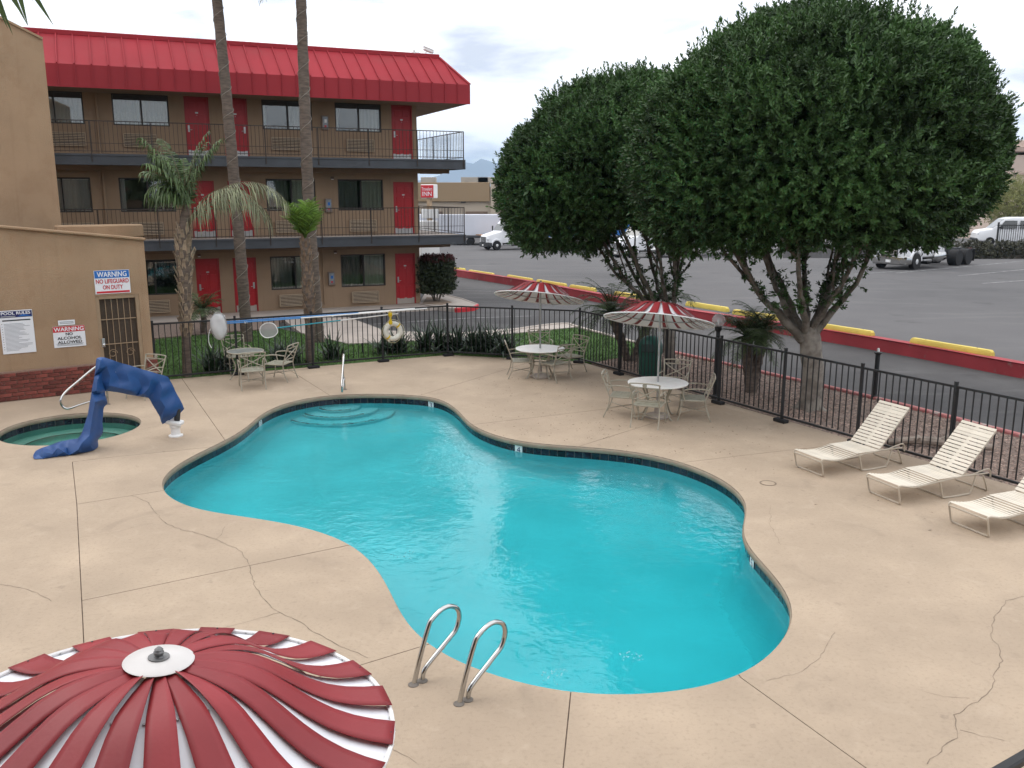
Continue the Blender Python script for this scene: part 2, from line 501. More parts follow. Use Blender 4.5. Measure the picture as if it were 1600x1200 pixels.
def globe_mat():
    m = bpy.data.materials.new('globe_glass'); m.use_nodes = True
    t = m.node_tree; t.nodes.clear()
    o = t.nodes.new('ShaderNodeOutputMaterial'); ms = t.nodes.new('ShaderNodeMixShader')
    tr = t.nodes.new('ShaderNodeBsdfTransparent'); tr.inputs[0].default_value = (.86, .84, .84, 1)
    gl = t.nodes.new('ShaderNodeBsdfGlossy'); gl.inputs['Roughness'].default_value = .08
    gl = t.nodes.new('ShaderNodeBsdfPrincipled'); gl.inputs['Base Color'].default_value = (.8, .8, .8, 1); gl.inputs['Roughness'].default_value = .1
    ms.inputs[0].default_value = .30; t.links.new(tr.outputs[0], ms.inputs[1]); t.links.new(gl.outputs[0], ms.inputs[2])
    t.links.new(ms.outputs[0], o.inputs[0])
    return m
globem = globe_mat()
def water_mat(name, absorb, dens, ripple, wscale):
    m = bpy.data.materials.new(name); m.use_nodes = True
    t = m.node_tree; t.nodes.clear(); L = t.links
    o = t.nodes.new('ShaderNodeOutputMaterial'); ms = t.nodes.new('ShaderNodeMixShader')
    tr = t.nodes.new('ShaderNodeBsdfRefraction'); tr.inputs['IOR'].default_value = 1.333; tr.inputs['Roughness'].default_value = .02
    gl = t.nodes.new('ShaderNodeBsdfGlossy'); gl.inputs['Roughness'].default_value = .02
    fr = t.nodes.new('ShaderNodeFresnel'); fr.inputs[0].default_value = 1.33
    co = t.nodes.new('ShaderNodeTexCoord')
    a = t.nodes.new('ShaderNodeTexNoise'); a.inputs['Scale'].default_value = wscale; a.inputs['Detail'].default_value = 3
    a.inputs['Distortion'].default_value = .6
    b = t.nodes.new('ShaderNodeTexNoise'); b.inputs['Scale'].default_value = wscale * .22; b.inputs['Detail'].default_value = 2
    L.new(co.outputs['Object'], a.inputs['Vector']); L.new(co.outputs['Object'], b.inputs['Vector'])
    # calmer and livelier patches
    g = t.nodes.new('ShaderNodeTexNoise'); g.inputs['Scale'].default_value = .45; g.inputs['Detail'].default_value = 2
    L.new(co.outputs['Object'], g.inputs['Vector'])
    gr = t.nodes.new('ShaderNodeMapRange'); gr.inputs[1].default_value = .38; gr.inputs[2].default_value = .62; gr.inputs[3].default_value = .25; gr.inputs[4].default_value = 1.0
    L.new(g.outputs['Fac'], gr.inputs[0])
    am = t.nodes.new('ShaderNodeMath'); am.operation = 'MULTIPLY'; L.new(a.outputs['Fac'], am.inputs[0]); L.new(gr.outputs[0], am.inputs[1])
    bm_ = t.nodes.new('ShaderNodeMath'); bm_.operation = 'MULTIPLY_ADD'; bm_.inputs[1].default_value = .8
    L.new(b.outputs['Fac'], bm_.inputs[0]); L.new(am.outputs[0], bm_.inputs[2])
    bp = t.nodes.new('ShaderNodeBump'); bp.inputs['Strength'].default_value = ripple; bp.inputs['Distance'].default_value = .03
    L.new(bm_.outputs[0], bp.inputs['Height'])
    L.new(bp.outputs[0], gl.inputs['Normal']); L.new(bp.outputs[0], tr.inputs['Normal']); L.new(bp.outputs[0], fr.inputs['Normal'])
    L.new(fr.outputs[0], ms.inputs[0]); L.new(tr.outputs[0], ms.inputs[1]); L.new(gl.outputs[0], ms.inputs[2])
    L.new(ms.outputs[0], o.inputs[0])
    va = t.nodes.new('ShaderNodeVolumeAbsorption'); va.inputs[0].default_value = (*absorb, 1); va.inputs[1].default_value = dens
    L.new(va.outputs[0], o.inputs[1])
    return m
poolwater = water_mat('pool_water', (.0, .895, .93), .46, .45, 6.0)
spawater = water_mat('spa_water', (.25, .86, .78), .5, .3, 4.0)
# ------------------------------------------------------------------ terrain and paving
def lerp_tab(tab, y):
    if y <= tab[0][0]: return tab[0][1]
    for (a, za), (b, zb) in zip(tab, tab[1:]):
        if y <= b:
            t = (y - a) / (b - a); t = t * t * (3 - 2 * t)
            return za + (zb - za) * t
    return tab[-1][1]
LOT = [(35, .25), (60, .12), (84, -1.28), (100, -1.42), (150, -1.6)]
def lotz(y): return lerp_tab(LOT, y)
GR = [(30, -.35), (60, -.45), (84, -1.75), (120, -1.9)]
m = MB()
ys = [-4000, -200, -20, 20, 30, 36, 42, 48, 54, 60, 64, 68, 72, 76, 80, 84, 90, 100, 120, 200, 600, 3000, 12000, 26000]
# the sheet is dug out under the pool yard so that it never cuts the basins
def gz(x, y):
    return -3.5 if (-60 < x < 40 and -30 < y < 29) else lerp_tab(GR, y)
xs = [-26000, -3000, -400, -61, -59, -20, 0, 20, 39, 41, 120, 400, 3000, 26000]
ys = sorted(ys + [-31, -29, 28.9, 29.1])
m.grid([[(x, y, gz(x, y)) for x in xs] for y in ys])
struct(obj('ground', m, dirtm, smooth=0))

REDW = [P(u, v, -.1) for u, v in [(702, 429), (815, 447), (902, 464), (1090, 500), (1247, 524), (1425, 555), (1582, 585)]]
d_ = (REDW[-1] - REDW[-3]).normalized()
REDW = [Vector((-9.5, 61.5, -.1))] + REDW + [REDW[-1] + d_ * 1.2]
REDL = spline(REDW, 4)
m = MB()
poly = [(p.x, p.y) for p in REDL] + [(19, 14), (22, 2), (13, 2), (11.5, 8.0), (2.1, 24.2), (-1.8, 25.2), (-9, 21.6), (-11, 24), (-40, 26), (-40, 61)]
m.prism(poly, -.30, -.10)
struct(obj('driveway', m, asphalt, smooth=0))
# lot: strips along y, left edge on the red kerb line
def wall_x(y):
    pts = sorted(REDL, key=lambda p: p.y)
    if y >= pts[-1].y: return pts[-1].x - (y - pts[-1].y) * .9
    for a, b in zip(pts, pts[1:]):
        if a.y <= y <= b.y: return a.x + (b.x - a.x) * (y - a.y) / max(1e-6, b.y - a.y)
    return pts[0].x
m = MB()
yy = [REDL[-1].y + .02 + k * 2.0 for k in range(64)]
m.grid([[(wall_x(y) + (95 - wall_x(y)) * t, y, lotz(y)) for t in (0, .1, .25, .5, 1)] for y in yy])
m.grid([[(x, y, .25) for x in (wall_x(yy[0]), 40, 95)] for y in (6, yy[0])])
struct(obj('parking_lot', m, asphalt_l, smooth=60))
def flat_strip(a, b, w, zf, lift=.006):
    a, b = Vector(a), Vector(b); n = Vector((-(b - a).y, (b - a).x, 0)).normalized() * w / 2
    k = 10; rows = []
    for i in range(k + 1):
        p = a + (b - a) * i / k
        rows.append([(p.x - n.x, p.y - n.y, zf(p.y) + lift), (p.x + n.x, p.y + n.y, zf(p.y) + lift)])
    return rows
linem = M('faded_white_line', (.36, .36, .36), .85, .1, 2, patch=((.16, .16, .16), 3, .42, .6))
lot_o = bpy.data.objects['parking_lot']
for a, b in [((1400, 427), (1610, 406)), ((1497, 432), (1620, 419)), ((1535, 445), (1640, 437)), ((1335, 429), (1420, 423))]:
    A = P(*a, .15); B = P(*b, .15)
    obj('painted_line', MB().grid(flat_strip(A, B, .10, lotz)), linem, lot_o, 0)
dr_o = bpy.data.objects['driveway']
for a, b in [((690, 453), (790, 456)), ((790, 456), (905, 452)), ((500, 512), (750, 496)), ((735, 497), (830, 494))]:
    A = P(*a, -.1); B = P(*b, -.1)
    obj('painted_line', MB().grid(flat_strip(A, B, .09, lambda y: -.1)), linem, dr_o, 0)

# red painted retaining kerb
kerb = thing('retaining_kerb', 'long red painted concrete retaining kerb along the driveway edge', 'kerb', (0, 0, 0))
def ribbon_wall(pts, w, z0, z1f, ch=.025, closed=False):
    N = len(pts); rings = []
    for i, p in enumerate(pts):
        t = (pts[min(i + 1, N - 1)] - pts[max(i - 1, 0)]); t = Vector((t.x, t.y, 0)).normalized(); n = Vector((-t.y, t.x, 0))
        z1 = z1f(p) if callable(z1f) else z1f
        rings.append([p + n * w + Vector((0, 0, z0 - p.z)), Vector((p.x, p.y, z0)), Vector((p.x, p.y, z1 - ch)), Vector((p.x, p.y, z1)) + n * ch, Vector((p.x, p.y, z1)) + n * (w - ch), Vector((p.x, p.y, z1 - ch)) + n * w])
    mb = MB(); mb.loft(rings); return mb
_s = [random.uniform(-.02, .03) for _ in REDL]
rp_ = [Vector((p.x, p.y, 0)) for p in REDL]
km = ribbon_wall(rp_, -.28, -.2, lambda p: .275)
obj('wall', km, redcurb, kerb)
# broken, patched spots on its top
for k in (5, 9, 14, 22):
    p = rp_[min(k, len(rp_) - 2)]; q = rp_[min(k, len(rp_) - 2) + 1]; c = p.lerp(q, .4)
    t = (q - p).normalized()
    mb = MB()
    ring = [Vector((math.cos(a) * random.uniform(.10, .19), math.sin(a) * random.uniform(.05, .1), 0)) for a in [i * .7 for i in range(9)]]
    rot = Matrix.Rotation(math.atan2(t.y, t.x), 3, 'Z')
    mb.prism([(rot @ r + c + Vector((t.y, -t.x, 0)) * -.12).xy[:] for r in ring], .274, .284)
    obj('broken_patch', mb, concrete, kerb)

# wheel stops: (ends in the photo, height of the lot)
WS = [((679, 413), (699, 416.5)), ((704, 416.5), (726, 419)), ((734, 421.5), (771, 427)), ((794, 430), (831, 436)), ((840, 438), (884, 445)), ((892, 447), (930, 452.5)),
      ((962, 458), (1012, 466)), ((1074, 474), (1137, 484)), ((1147, 487), (1215, 497)), ((1281, 509), (1364, 522)), ((1425, 532), (1551, 553))]
wl = ['yellow wheel stop farthest from the camera, partly behind the dark corner bush', 'small yellow wheel stop at the far end of the red kerb by the bush', 'yellow wheel stop above chipped red kerb left of the farther parasol',
      'yellow wheel stop just left of the farther striped parasol top', 'yellow wheel stop right behind the farther striped parasol top', 'yellow wheel stop between farther parasol and the shorter ficus',
      'yellow wheel stop hidden behind the multi stemmed ficus and small palms', 'long yellow wheel stop to the right of the shorter ficus limbs', 'yellow wheel stop behind the single small palm fronds',
      'yellow wheel stop just right of the big ficus trunk', 'large yellow wheel stop nearest the camera with chipped lower edge']
for i, ((a, b), lab) in enumerate(zip(WS, wl)):
    A = P(*a, .33); B = P(*b, .33)
    A.z = B.z = lotz(A.y)
    n = Vector((-(B - A).y, (B - A).x, 0)).normalized()
    if n.y < 0: n = -n
    o = thing('wheel_stop', lab, 'wheel stop', ((A + B) / 2), math.atan2((B - A).y, (B - A).x), 'yellow wheel stops along the red kerb')
    L = (B - A).length
    prof = [(-.10, 0), (-.10, .10), (-.065, .17), (.065, .17), (.10, .10), (.10, 0)]
    rings = []
    for x, sc in ((-L / 2, .72), (-L / 2 + .05, 1), (-L / 4, 1), (0, .985), (L / 4, 1), (L / 2 - .05, 1), (L / 2, .72)):
        rings.append([(x, y * (sc * .2 + .8), z * sc) for y, z in prof])
    obj('block', MB().loft(rings), yellowp, o)
    for s in (-1, 1):
        obj('pin', MB().lathe([(.015, 0), (.015, .006), (0, .008)], 8, (s * L * .32, 0, .17)), rubber, o)
far_stop = P(1590, 402, .1)
o = thing('wheel_stop', 'pale yellow wheel stop far right behind the parked tractor rear wheels', 'wheel stop', (far_stop.x, far_stop.y, lotz(far_stop.y)), 0.15, 'yellow wheel stops along the red kerb')
obj('block', MB().loft([[(x, y, z * s) for y, z in [(-.15, 0), (-.15, .12), (-.1, .22), (.1, .22), (.15, .12), (.15, 0)]] for x, s in ((-1.6, .6), (-1.45, 1), (1.45, 1), (1.6, .6))]), yellowp, o)

# lawn, path, apron, gravel bed, kerbs
FA, FB, FC_, FD = P(245, 597), P(700, 556), P(905, 567), P(1600, 770)
rd = (FD - FC_).normalized(); FE = FD + rd * 4.2
LAWN_PX = [(243, 530), (330, 522), (440, 514), (470, 521), (545, 538), (700, 531), (800, 522), (900, 512), (1032, 547)]
lawn_poly = [P(u, v).xy[:] for u, v in LAWN_PX] + [(2.15, 23.75), (1.9, 23.85), (-1.79, 24.92), (-8.7, 21.3)]
lawn = struct(obj('lawn_bed', MB().prism(lawn_poly, -.2, -.005), grassm, smooth=0))
path_px = [(440, 497), (545, 496), (600, 516), (700, 521), (790, 514), (893, 505), (899, 511), (800, 521), (700, 530), (545, 537), (470, 520)]
struct(obj('path', MB().prism([P(u, v).xy[:] for u, v in path_px], -.2, .004), concrete, smooth=0))
BC = P(657, 474); BC.z = 0
bs = Vector((math.sin(R(66)), math.cos(R(66)), 0)); bt = Vector((-math.cos(R(66)), math.sin(R(66)), 0))
def bpnt(s, t, z=0): return BC + bs * s + bt * t + Vector((0, 0, z))
struct(obj('building_apron', MB().prism([bpnt(*q).xy[:] for q in [(-19, -1.7), (1.6, -1.7), (1.6, .5), (-19, .5)]], -.2, .008), concrete, smooth=0))
bedl = [bpnt(-19, -1.72), bpnt(-4.6, -1.72)] + [P(436, 500), P(438, 512), P(330, 520), P(243, 528)]
struct(obj('gravel_strip', MB().prism([p.xy[:] for p in bedl], -.2, -.002), gravelm, smooth=0))
isl = [P(u, v, .05).xy[:] for u, v in [(655, 474), (664, 458), (700, 461), (724, 467), (747, 475), (742, 479), (712, 482), (690, 480)]]
struct(obj('kerb_island', MB().prism(isl, -.2, .05), concrete, smooth=0))
isd = [P(u, v, .06).xy[:] for u, v in [(660, 474), (667, 464), (684, 465), (706, 472), (690, 476)]]
struct(obj('island_soil', MB().prism(isd, -.1, .064), dirtm, smooth=0))
ke = [P(u, v, .06) for u, v in [(712, 482), (730, 481), (743, 479), (748, 475.5)]]
obj('red_kerb_end', ribbon_wall([Vector((p.x, p.y, 0)) for p in ke], .12, -.15, .075), signred)
tag(bpy.data.objects['red_kerb_end'], 'short bright red kerb end at the tip of the paved island', 'kerb')
kw = [P(u, v, .06) for u, v in [(748, 475), (724, 466.5), (700, 460.5), (686, 457.5)]]
obj('white_kerb', ribbon_wall([Vector((p.x, p.y, 0)) for p in kw], .12, -.15, .075), concrete)
tag(bpy.data.objects['white_kerb'], 'pale concrete kerb edging the paved island beside the dark bush', 'kerb')
PINK = [P(u, v) for u, v in [(1032, 547), (1140, 571), (1200, 585), (1360, 622), (1600, 684)]]
PINK.append(PINK[-1] + (PINK[-1] - PINK[-2]).normalized() * 3.5)
bed = [p.xy[:] for p in PINK] + [(12.3, 10.0), (10.2, 9.0), (FE.x + .05, FE.y), (2.15, 23.75)]
gbed = struct(obj('gravel_bed', MB().prism(bed, -.2, -.02), gravelm, smooth=0))
kl = spline(PINK, 4)
tag(obj('faded_kerb', ribbon_wall([Vector((p.x, p.y, 0)) for p in kl], .13, -.2, .045, .02), pinkcurb), 'faded pinkish red kerb between gravel bed and driveway', 'kerb')
kl2 = spline([P(u, v) for u, v in [(785, 519), (850, 509), (885, 506.5), (900, 511), (1032, 547)]], 4)
tag(obj('lawn_kerb', ribbon_wall([Vector((p.x, p.y, 0)) for p in kl2], .13, -.2, .04, .02), concrete), 'pale concrete kerb curving round the far lawn corner', 'kerb')

# ------------------------------------------------------------------ pool deck with its slabs
POOL_PX = [(250, 756), (258, 742), (280, 724), (320, 703), (340, 694), (370, 678), (390, 664), (400, 654), (414, 644), (440, 632), (480, 622), (520, 617), (580, 615), (640, 617),
           (680, 621), (704, 632), (720, 646), (732, 660), (752, 672), (780, 682), (820, 691), (880, 696), (940, 700), (1000, 707), (1040, 715), (1080, 727), (1120, 744), (1148, 762), (1164, 780),
           (1168, 793), (1164, 810), (1159, 828), (1162, 845), (1176, 864), (1200, 888), (1220, 912), (1236, 936), (1241, 958), (1236, 984), (1216, 1010), (1186, 1039), (1156, 1057), (1100, 1074), (1040, 1083), (960, 1087),
           (892, 1083), (852, 1077), (810, 1067), (760, 1051), (710, 1033), (667, 1006), (637, 977), (619, 945), (602, 908), (580, 876), (552, 852), (500, 830), (440, 816), (360, 804), (312, 797), (280, 786), (260, 774)]
raw = [P(u, v) for u, v in POOL_PX]
dense = spline(raw, 10, True)
def resample(pts, step):
    N = len(pts); acc = [0]
    for i in range(N): acc.append(acc[-1] + (pts[(i + 1) % N] - pts[i]).length)
    n = max(8, int(acc[-1] / step)); out_ = []; j = 0
    for k in range(n):
        s = acc[-1] * k / n
        while acc[j + 1] < s: j += 1
        t = (s - acc[j]) / max(1e-9, acc[j + 1] - acc[j])
        out_.append(pts[j % N].lerp(pts[(j + 1) % N], t))
    return out_
ring = resample(dense, .155)
for _ in range(10):                                       # take the tracing jitter out
    ring = [(ring[i - 1] + ring[i] * 2 + ring[(i + 1) % len(ring)]) / 4 for i in range(len(ring))]
if sum(ring[i].x * ring[(i + 1) % len(ring)].y - ring[(i + 1) % len(ring)].x * ring[i].y for i in range(len(ring))) < 0: ring.reverse()
POOL = ring                                               # counter-clockwise
def inward(pts):
    N = len(pts); out_ = []
    for i in range(N):
        t = (pts[(i + 1) % N] - pts[i - 1]); out_.append(Vector((-t.y, t.x, 0)).normalized())
    return out_
SPA_C, SPA_R = Vector((-8.52, 16.77, 0)), 1.25
SPA = [SPA_C + Vector((math.cos(a), math.sin(a), 0)) * SPA_R for a in [2 * math.pi * k / 64 for k in range(64)]]
w_ = (P(243, 601) - P(0, 628)).normalized()
PH = P(0, 628)
DECK = [(-16, 15.95), (PH - w_ * 3).xy[:], (-8.5, 20.95), (-8.72, 21.22), (-1.79, 24.86), (1.88, 23.79), (FE + Vector((.16, .1, 0))).xy[:], (11.5, 6.0), (11.5, 0.2), (-16, 0.2)]
DECK[1] = (DECK[1][0] - .1, DECK[1][1] + .14)
JO = [[(106, 694), (112, 712), (120, 788), (130, 984), (139, 1199)], [(-60, 743), (112, 722), (176, 714), (325, 699)], [(119, 788), (258, 766)], [(-60, 979), (130, 938), (388, 884), (554, 850)],
      [(131, 1152), (528, 1050), (662, 1009)], [(892, 1080), (880, 1199)], [(1152, 1052), (1158, 1059), (1352, 1199)], [(1236, 961), (1600, 1038), (1750, 1069)], [(1184, 871.2), (1496, 858), (1800, 845)],
      [(1072, 722), (1200, 707), (1480, 676)], [(912, 695), (1008, 665), (1150, 621)], [(742, 663), (947, 639), (1140, 617)], [(652, 619), (748, 590), (860, 556)], [(519, 620), (460, 583), (440, 570)], [(286, 594), (318, 640), (356, 694)]]
verts, edges = [], []
def loop_in(pts):
    s = len(verts)
    for p in pts: verts.append(Vector((p[0], p[1])))
    for i in range(len(pts)): edges.append((s + i, s + (i + 1) % len(pts)))
loop_in(DECK); loop_in([p.xy[:] for p in POOL]); loop_in([p.xy[:] for p in SPA])
for j in JO:
    q = [P(u, v) for u, v in j]
    if j[-1][1] >= 1199: q.append(q[-1] + (q[-1] - q[-2]).normalized() * 8)
    if j[0][1] != 1152 and j[0] != (121, 788): q[0] = q[0] + (q[0] - q[1]).normalized() * .35
    if j[-1][1] < 1199: q[-1] = q[-1] + (q[-1] - q[-2]).normalized() * .35
    s = len(verts)
    for p in q: verts.append(Vector((p.x, p.y)))
    for i in range(len(q) - 1): edges.append((s + i, s + i + 1))
cv, ce, cf, _, oe, _ = delaunay_2d_cdt(verts, edges, [], 0, 1e-5)
cons = {frozenset(e) for e, o_ in zip(ce, oe) if o_}
pool2 = [p.xy[:] for p in POOL]; spa2 = [p.xy[:] for p in SPA]
keep = []
for f in cf:
    c = sum((cv[i] for i in f), Vector((0, 0))) / len(f)
    if in_poly(c.x, c.y, DECK) and not in_poly(c.x, c.y, pool2) and not in_poly(c.x, c.y, spa2): keep.append(f)
par = list(range(len(keep)))
def find(a):
    while par[a] != a: par[a] = par[par[a]]; a = par[a]
    return a
emap = {}
for i, f in enumerate(keep):
    for k in range(3):
        e = frozenset((f[k], f[(k + 1) % 3]))
        if e in cons: continue
        if e in emap: par[find(i)] = find(emap[e])
        emap[e] = i
groups = {}
for i in range(len(keep)): groups.setdefault(find(i), []).append(keep[i])
deck = bpy.data.objects.new('pool_deck', None); COL.objects.link(deck); struct(deck)
for g in groups.values():
    ids = sorted({i for f in g for i in f}); mp = {i: k for k, i in enumerate(ids)}
    bm = bmesh.new()
    bv = [bm.verts.new((cv[i].x, cv[i].y, 0)) for i in ids]
    for f in g:
        try: bm.faces.new([bv[mp[i]] for i in f])
        except ValueError: pass
    area = sum(f.calc_area() for f in bm.faces)
    if area < .05: bm.free(); continue
    bmesh.ops.recalc_face_normals(bm, faces=bm.faces[:])
    if bm.faces[:] and bm.faces[0].normal.z < 0: bmesh.ops.reverse_faces(bm, faces=bm.faces[:])
    outer = [v for v in bm.verts if v.is_boundary]
    r = bmesh.ops.inset_region(bm, faces=bm.faces[:], thickness=.006, use_boundary=True, use_even_offset=True)
    rim = set(r['faces'])
    for v in outer: v.co.z -= .014
    me = bpy.data.meshes.new('slab')
    for f in bm.faces: f.material_index = 1 if f in rim else 0
    bm.to_mesh(me); bm.free()
    me.materials.append(deckm); me.materials.append(groovem)
    o = bpy.data.objects.new('slab', me); COL.objects.link(o); o.parent = deck
def crack(px, w=.011):
    q = [P(*p) for p in px]; pts = []
    for a, b in zip(q, q[1:]):
        n = max(2, int((b - a).length / .07))
        for i in range(n):
            p = a.lerp(b, i / n) + Vector((random.uniform(-.014, .014), random.uniform(-.014, .014), 0)); pts.append(p)
    rows = []
    for i, p in enumerate(pts):
        t = (pts[min(i + 1, len(pts) - 1)] - pts[max(i - 1, 0)]).normalized(); n = Vector((-t.y, t.x, 0))
        ww = w * random.uniform(.25, .8) / 2
        rows.append([p - n * ww + Vector((0, 0, .0025)), p + n * ww + Vector((0, 0, .0025))])
    obj('crack', MB().grid(rows), crackm, deck, 0)
def z1(l): return [(x / 2.5, 680 + y / 2.5) for x, y in l]
def z2(l): return [(960 + x / 2.5, 720 + y / 2.5) for x, y in l]
crack(z1([(515, 235), (580, 265), (610, 300), (640, 340), (710, 370), (780, 385), (850, 412), (910, 435), (950, 465), (972, 505), (980, 545), (1000, 600), (1050, 665), (1100, 695), (1170, 730), (1240, 775), (1330, 825), (1460, 880)]), .014)
crack(z1([(845, 410), (870, 380), (880, 350)]), .008)
crack(z1([(1090, 693), (960, 730), (850, 757)]), .008)
crack(z1([(0, 585), (80, 595), (150, 615), (190, 640), (205, 660)]), .010)
crack(z1([(310, 400), (450, 380), (520, 360), (620, 340)]), .006)
crack(z2([(1600, 530), (1530, 545), (1510, 580), (1480, 610), (1475, 690), (1500, 730), (1515, 780), (1490, 830), (1465, 900), (1420, 940), (1330, 995), (1335, 1080), (1280, 1115), (1260, 1150), (1190, 1200)]), .012)
crack(z2([(1210, 905), (1320, 925), (1420, 932)]), .006)
crack(z2([(860, 670), (800, 770), (720, 830), (560, 865)]), .006)
crack(z2([(1350, 1050), (1480, 1085), (1560, 1105)]), .006)
crack(z2([(608, 180), (608, 250), (640, 310), (652, 340)]), .006)
crack([(605, 1170), (640, 1183), (660, 1200)], .010)
# small skimmer lid rings on the deck
for u, v, r in ((1200, 755, .13),):
    p = P(u, v)
    obj('drain_lid', MB().lathe([(r * .82, .001), (r * .84, .005), (r, .005), (r, .001)], 28, p), crackm, deck)
    obj('drain_lid', MB().lathe([(r * .81, .001), (r * .8, .004), (0, .004)], 28, p), deckm, deck)
# coping nose round pool and spa
def coping(pts, name):
    n = inward(pts); rings = []
    for p, q in zip(pts, n):
        rings.append([p + q * a + Vector((0, 0, z)) for a, z in ((-.006, -.010), (.006, -.018), (.014, -.04), (.014, -.075), (.004, -.098), (-.06, -.105))])
    mb = MB(); mm = 6; N = len(rings)
    fs = [(i * mm + k, ((i + 1) % N) * mm + k, ((i + 1) % N) * mm + k + 1, i * mm + k + 1) for i in range(N) for k in range(mm - 1)]
    mb.add([v for r in rings for v in r], fs)
    obj(name, mb, copem, deck, 60)
coping(POOL, 'coping'); coping(SPA, 'coping')

# ------------------------------------------------------------------ pool and spa basins
WATER_Z = -.215
def pool_floor(p):                                        # shallow by the steps, deep on the right near side
    a, b = Vector((-3.6, 19.0)), Vector((2.8, 8.5))
    t = max(0, min(1, (Vector((p.x, p.y)) - a).dot(b - a) / (b - a).length_squared))
    return -1.05 - .75 * t * t * (3 - 2 * t)
def basin(pts, floorf, insets, mat, name, parent):
    n = inward(pts); rings = []
    rings.append([p - q * .035 + Vector((0, 0, -.09)) for p, q in zip(pts, n)])
    rings.append([p - q * .035 + Vector((0, 0, -.265)) for p, q in zip(pts, n)])
    for d, f in insets:
        rr = []
        for p, q in zip(pts, n):
            g = p + q * d; rr.append(Vector((g.x, g.y, -.265 + (floorf(g) + .265) * f)))
        rings.append(rr)
    mb = MB(); N = len(pts)
    wallb = MB(); wallb.add([v for r in rings[:2] for v in r], [(i, (i + 1) % N, N + (i + 1) % N, N + i)[::-1] for i in range(N)])
    obj('grout_band', wallb, groutm, parent, 60)
    R_ = rings[1:]
    mb.add([v for r in R_ for v in r], [(j * N + i, j * N + (i + 1) % N, (j + 1) * N + (i + 1) % N, (j + 1) * N + i)[::-1] for j in range(len(R_) - 1) for i in range(N)])
    last = R_[-1]
    cv2, _, cf2, _, _, _ = delaunay_2d_cdt([v.xy for v in last], [(i, (i + 1) % N) for i in range(N)], [], 1, 1e-5)
    fl = MB(); fl.add([(v.x, v.y, floorf(Vector((v.x, v.y, 0)))) for v in cv2], [tuple(f) for f in cf2])
    off = len(mb.v); mb.v += fl.v; mb.f += [tuple(i + off for i in f) for f in fl.f]
    return obj(name, mb, mat, parent, 60)
pool = bpy.data.objects.new('pool', None); COL.objects.link(pool); struct(pool)
basin(POOL, pool_floor, [(-.02, .5), (.03, .75), (.12, .92), (.28, 1.0)], plaster, 'basin', pool)
ctr = P(527, 618)
sdark = M('step_tile', (.015, .018, .03), .3, .2, 20, rnd=.3)
for r, zt in ((.50, -.42), (.88, -.64), (1.28, -.86)):
    mb = MB().lathe([(r, -1.9), (r, zt - .03), (r - .03, zt), (0, zt)], 64, (ctr.x, ctr.y + .12, 0))
    st = obj('step', mb, plaster, pool)
    tm = MB().box((0, 0, 0), (.10, .045, .006)).mesh('step_tile', sdark, 0)
    k0 = int(2.0 * r / .125)
    for k in range(k0):
        a = R(-90) + (k - k0 / 2) * .125 / r
        o = obj('step_tile', tm, None, st, loc=(ctr.x + math.cos(a) * (r - .06), ctr.y + .12 + math.sin(a) * (r - .06), zt + .003), rot=(0, 0, a + R(90)))
def water(pts, name, mat, bottom):
    n = inward(pts); N = len(pts)
    q = [p - k * .05 for p, k in zip(pts, n)]
    bm = bmesh.new()
    top = [bm.verts.new((p.x, p.y, WATER_Z)) for p in q]; bot = [bm.verts.new((p.x, p.y, bottom)) for p in q]
    bm.faces.new(top); bm.faces.new(bot[::-1])
    for i in range(N): bm.faces.new((top[i - 1], bot[i - 1], bot[i], top[i]))
    bmesh.ops.recalc_face_normals(bm, faces=bm.faces[:])
    bmesh.ops.triangulate(bm, faces=[f for f in bm.faces if len(f.verts) > 4])
    me = bpy.data.meshes.new(name); bm.to_mesh(me); bm.free(); me.materials.append(mat)
    return struct(obj(name, me, None))
water(POOL, 'pool_water', poolwater, -2.4)
spa = bpy.data.objects.new('spa', None); COL.objects.link(spa); struct(spa)
basin(SPA, lambda p: -.95, [(.0, .55), (.32, .56), (.36, .9), (.45, 1.0)], plaster_s, 'basin', spa)
benchm = M('spa_bench_edge', (.03, .05, .05), .5, .1, 10)
tb = MB(); tb.tube([SPA_C + Vector((math.cos(a), math.sin(a), 0)) * (SPA_R - .34) + Vector((0, 0, -.655)) for a in [2 * math.pi * k / 48 for k in range(48)]], .014, 6, True)
obj('bench_edge', tb, benchm, spa)
water(SPA, 'spa_water', spawater, -1.6)
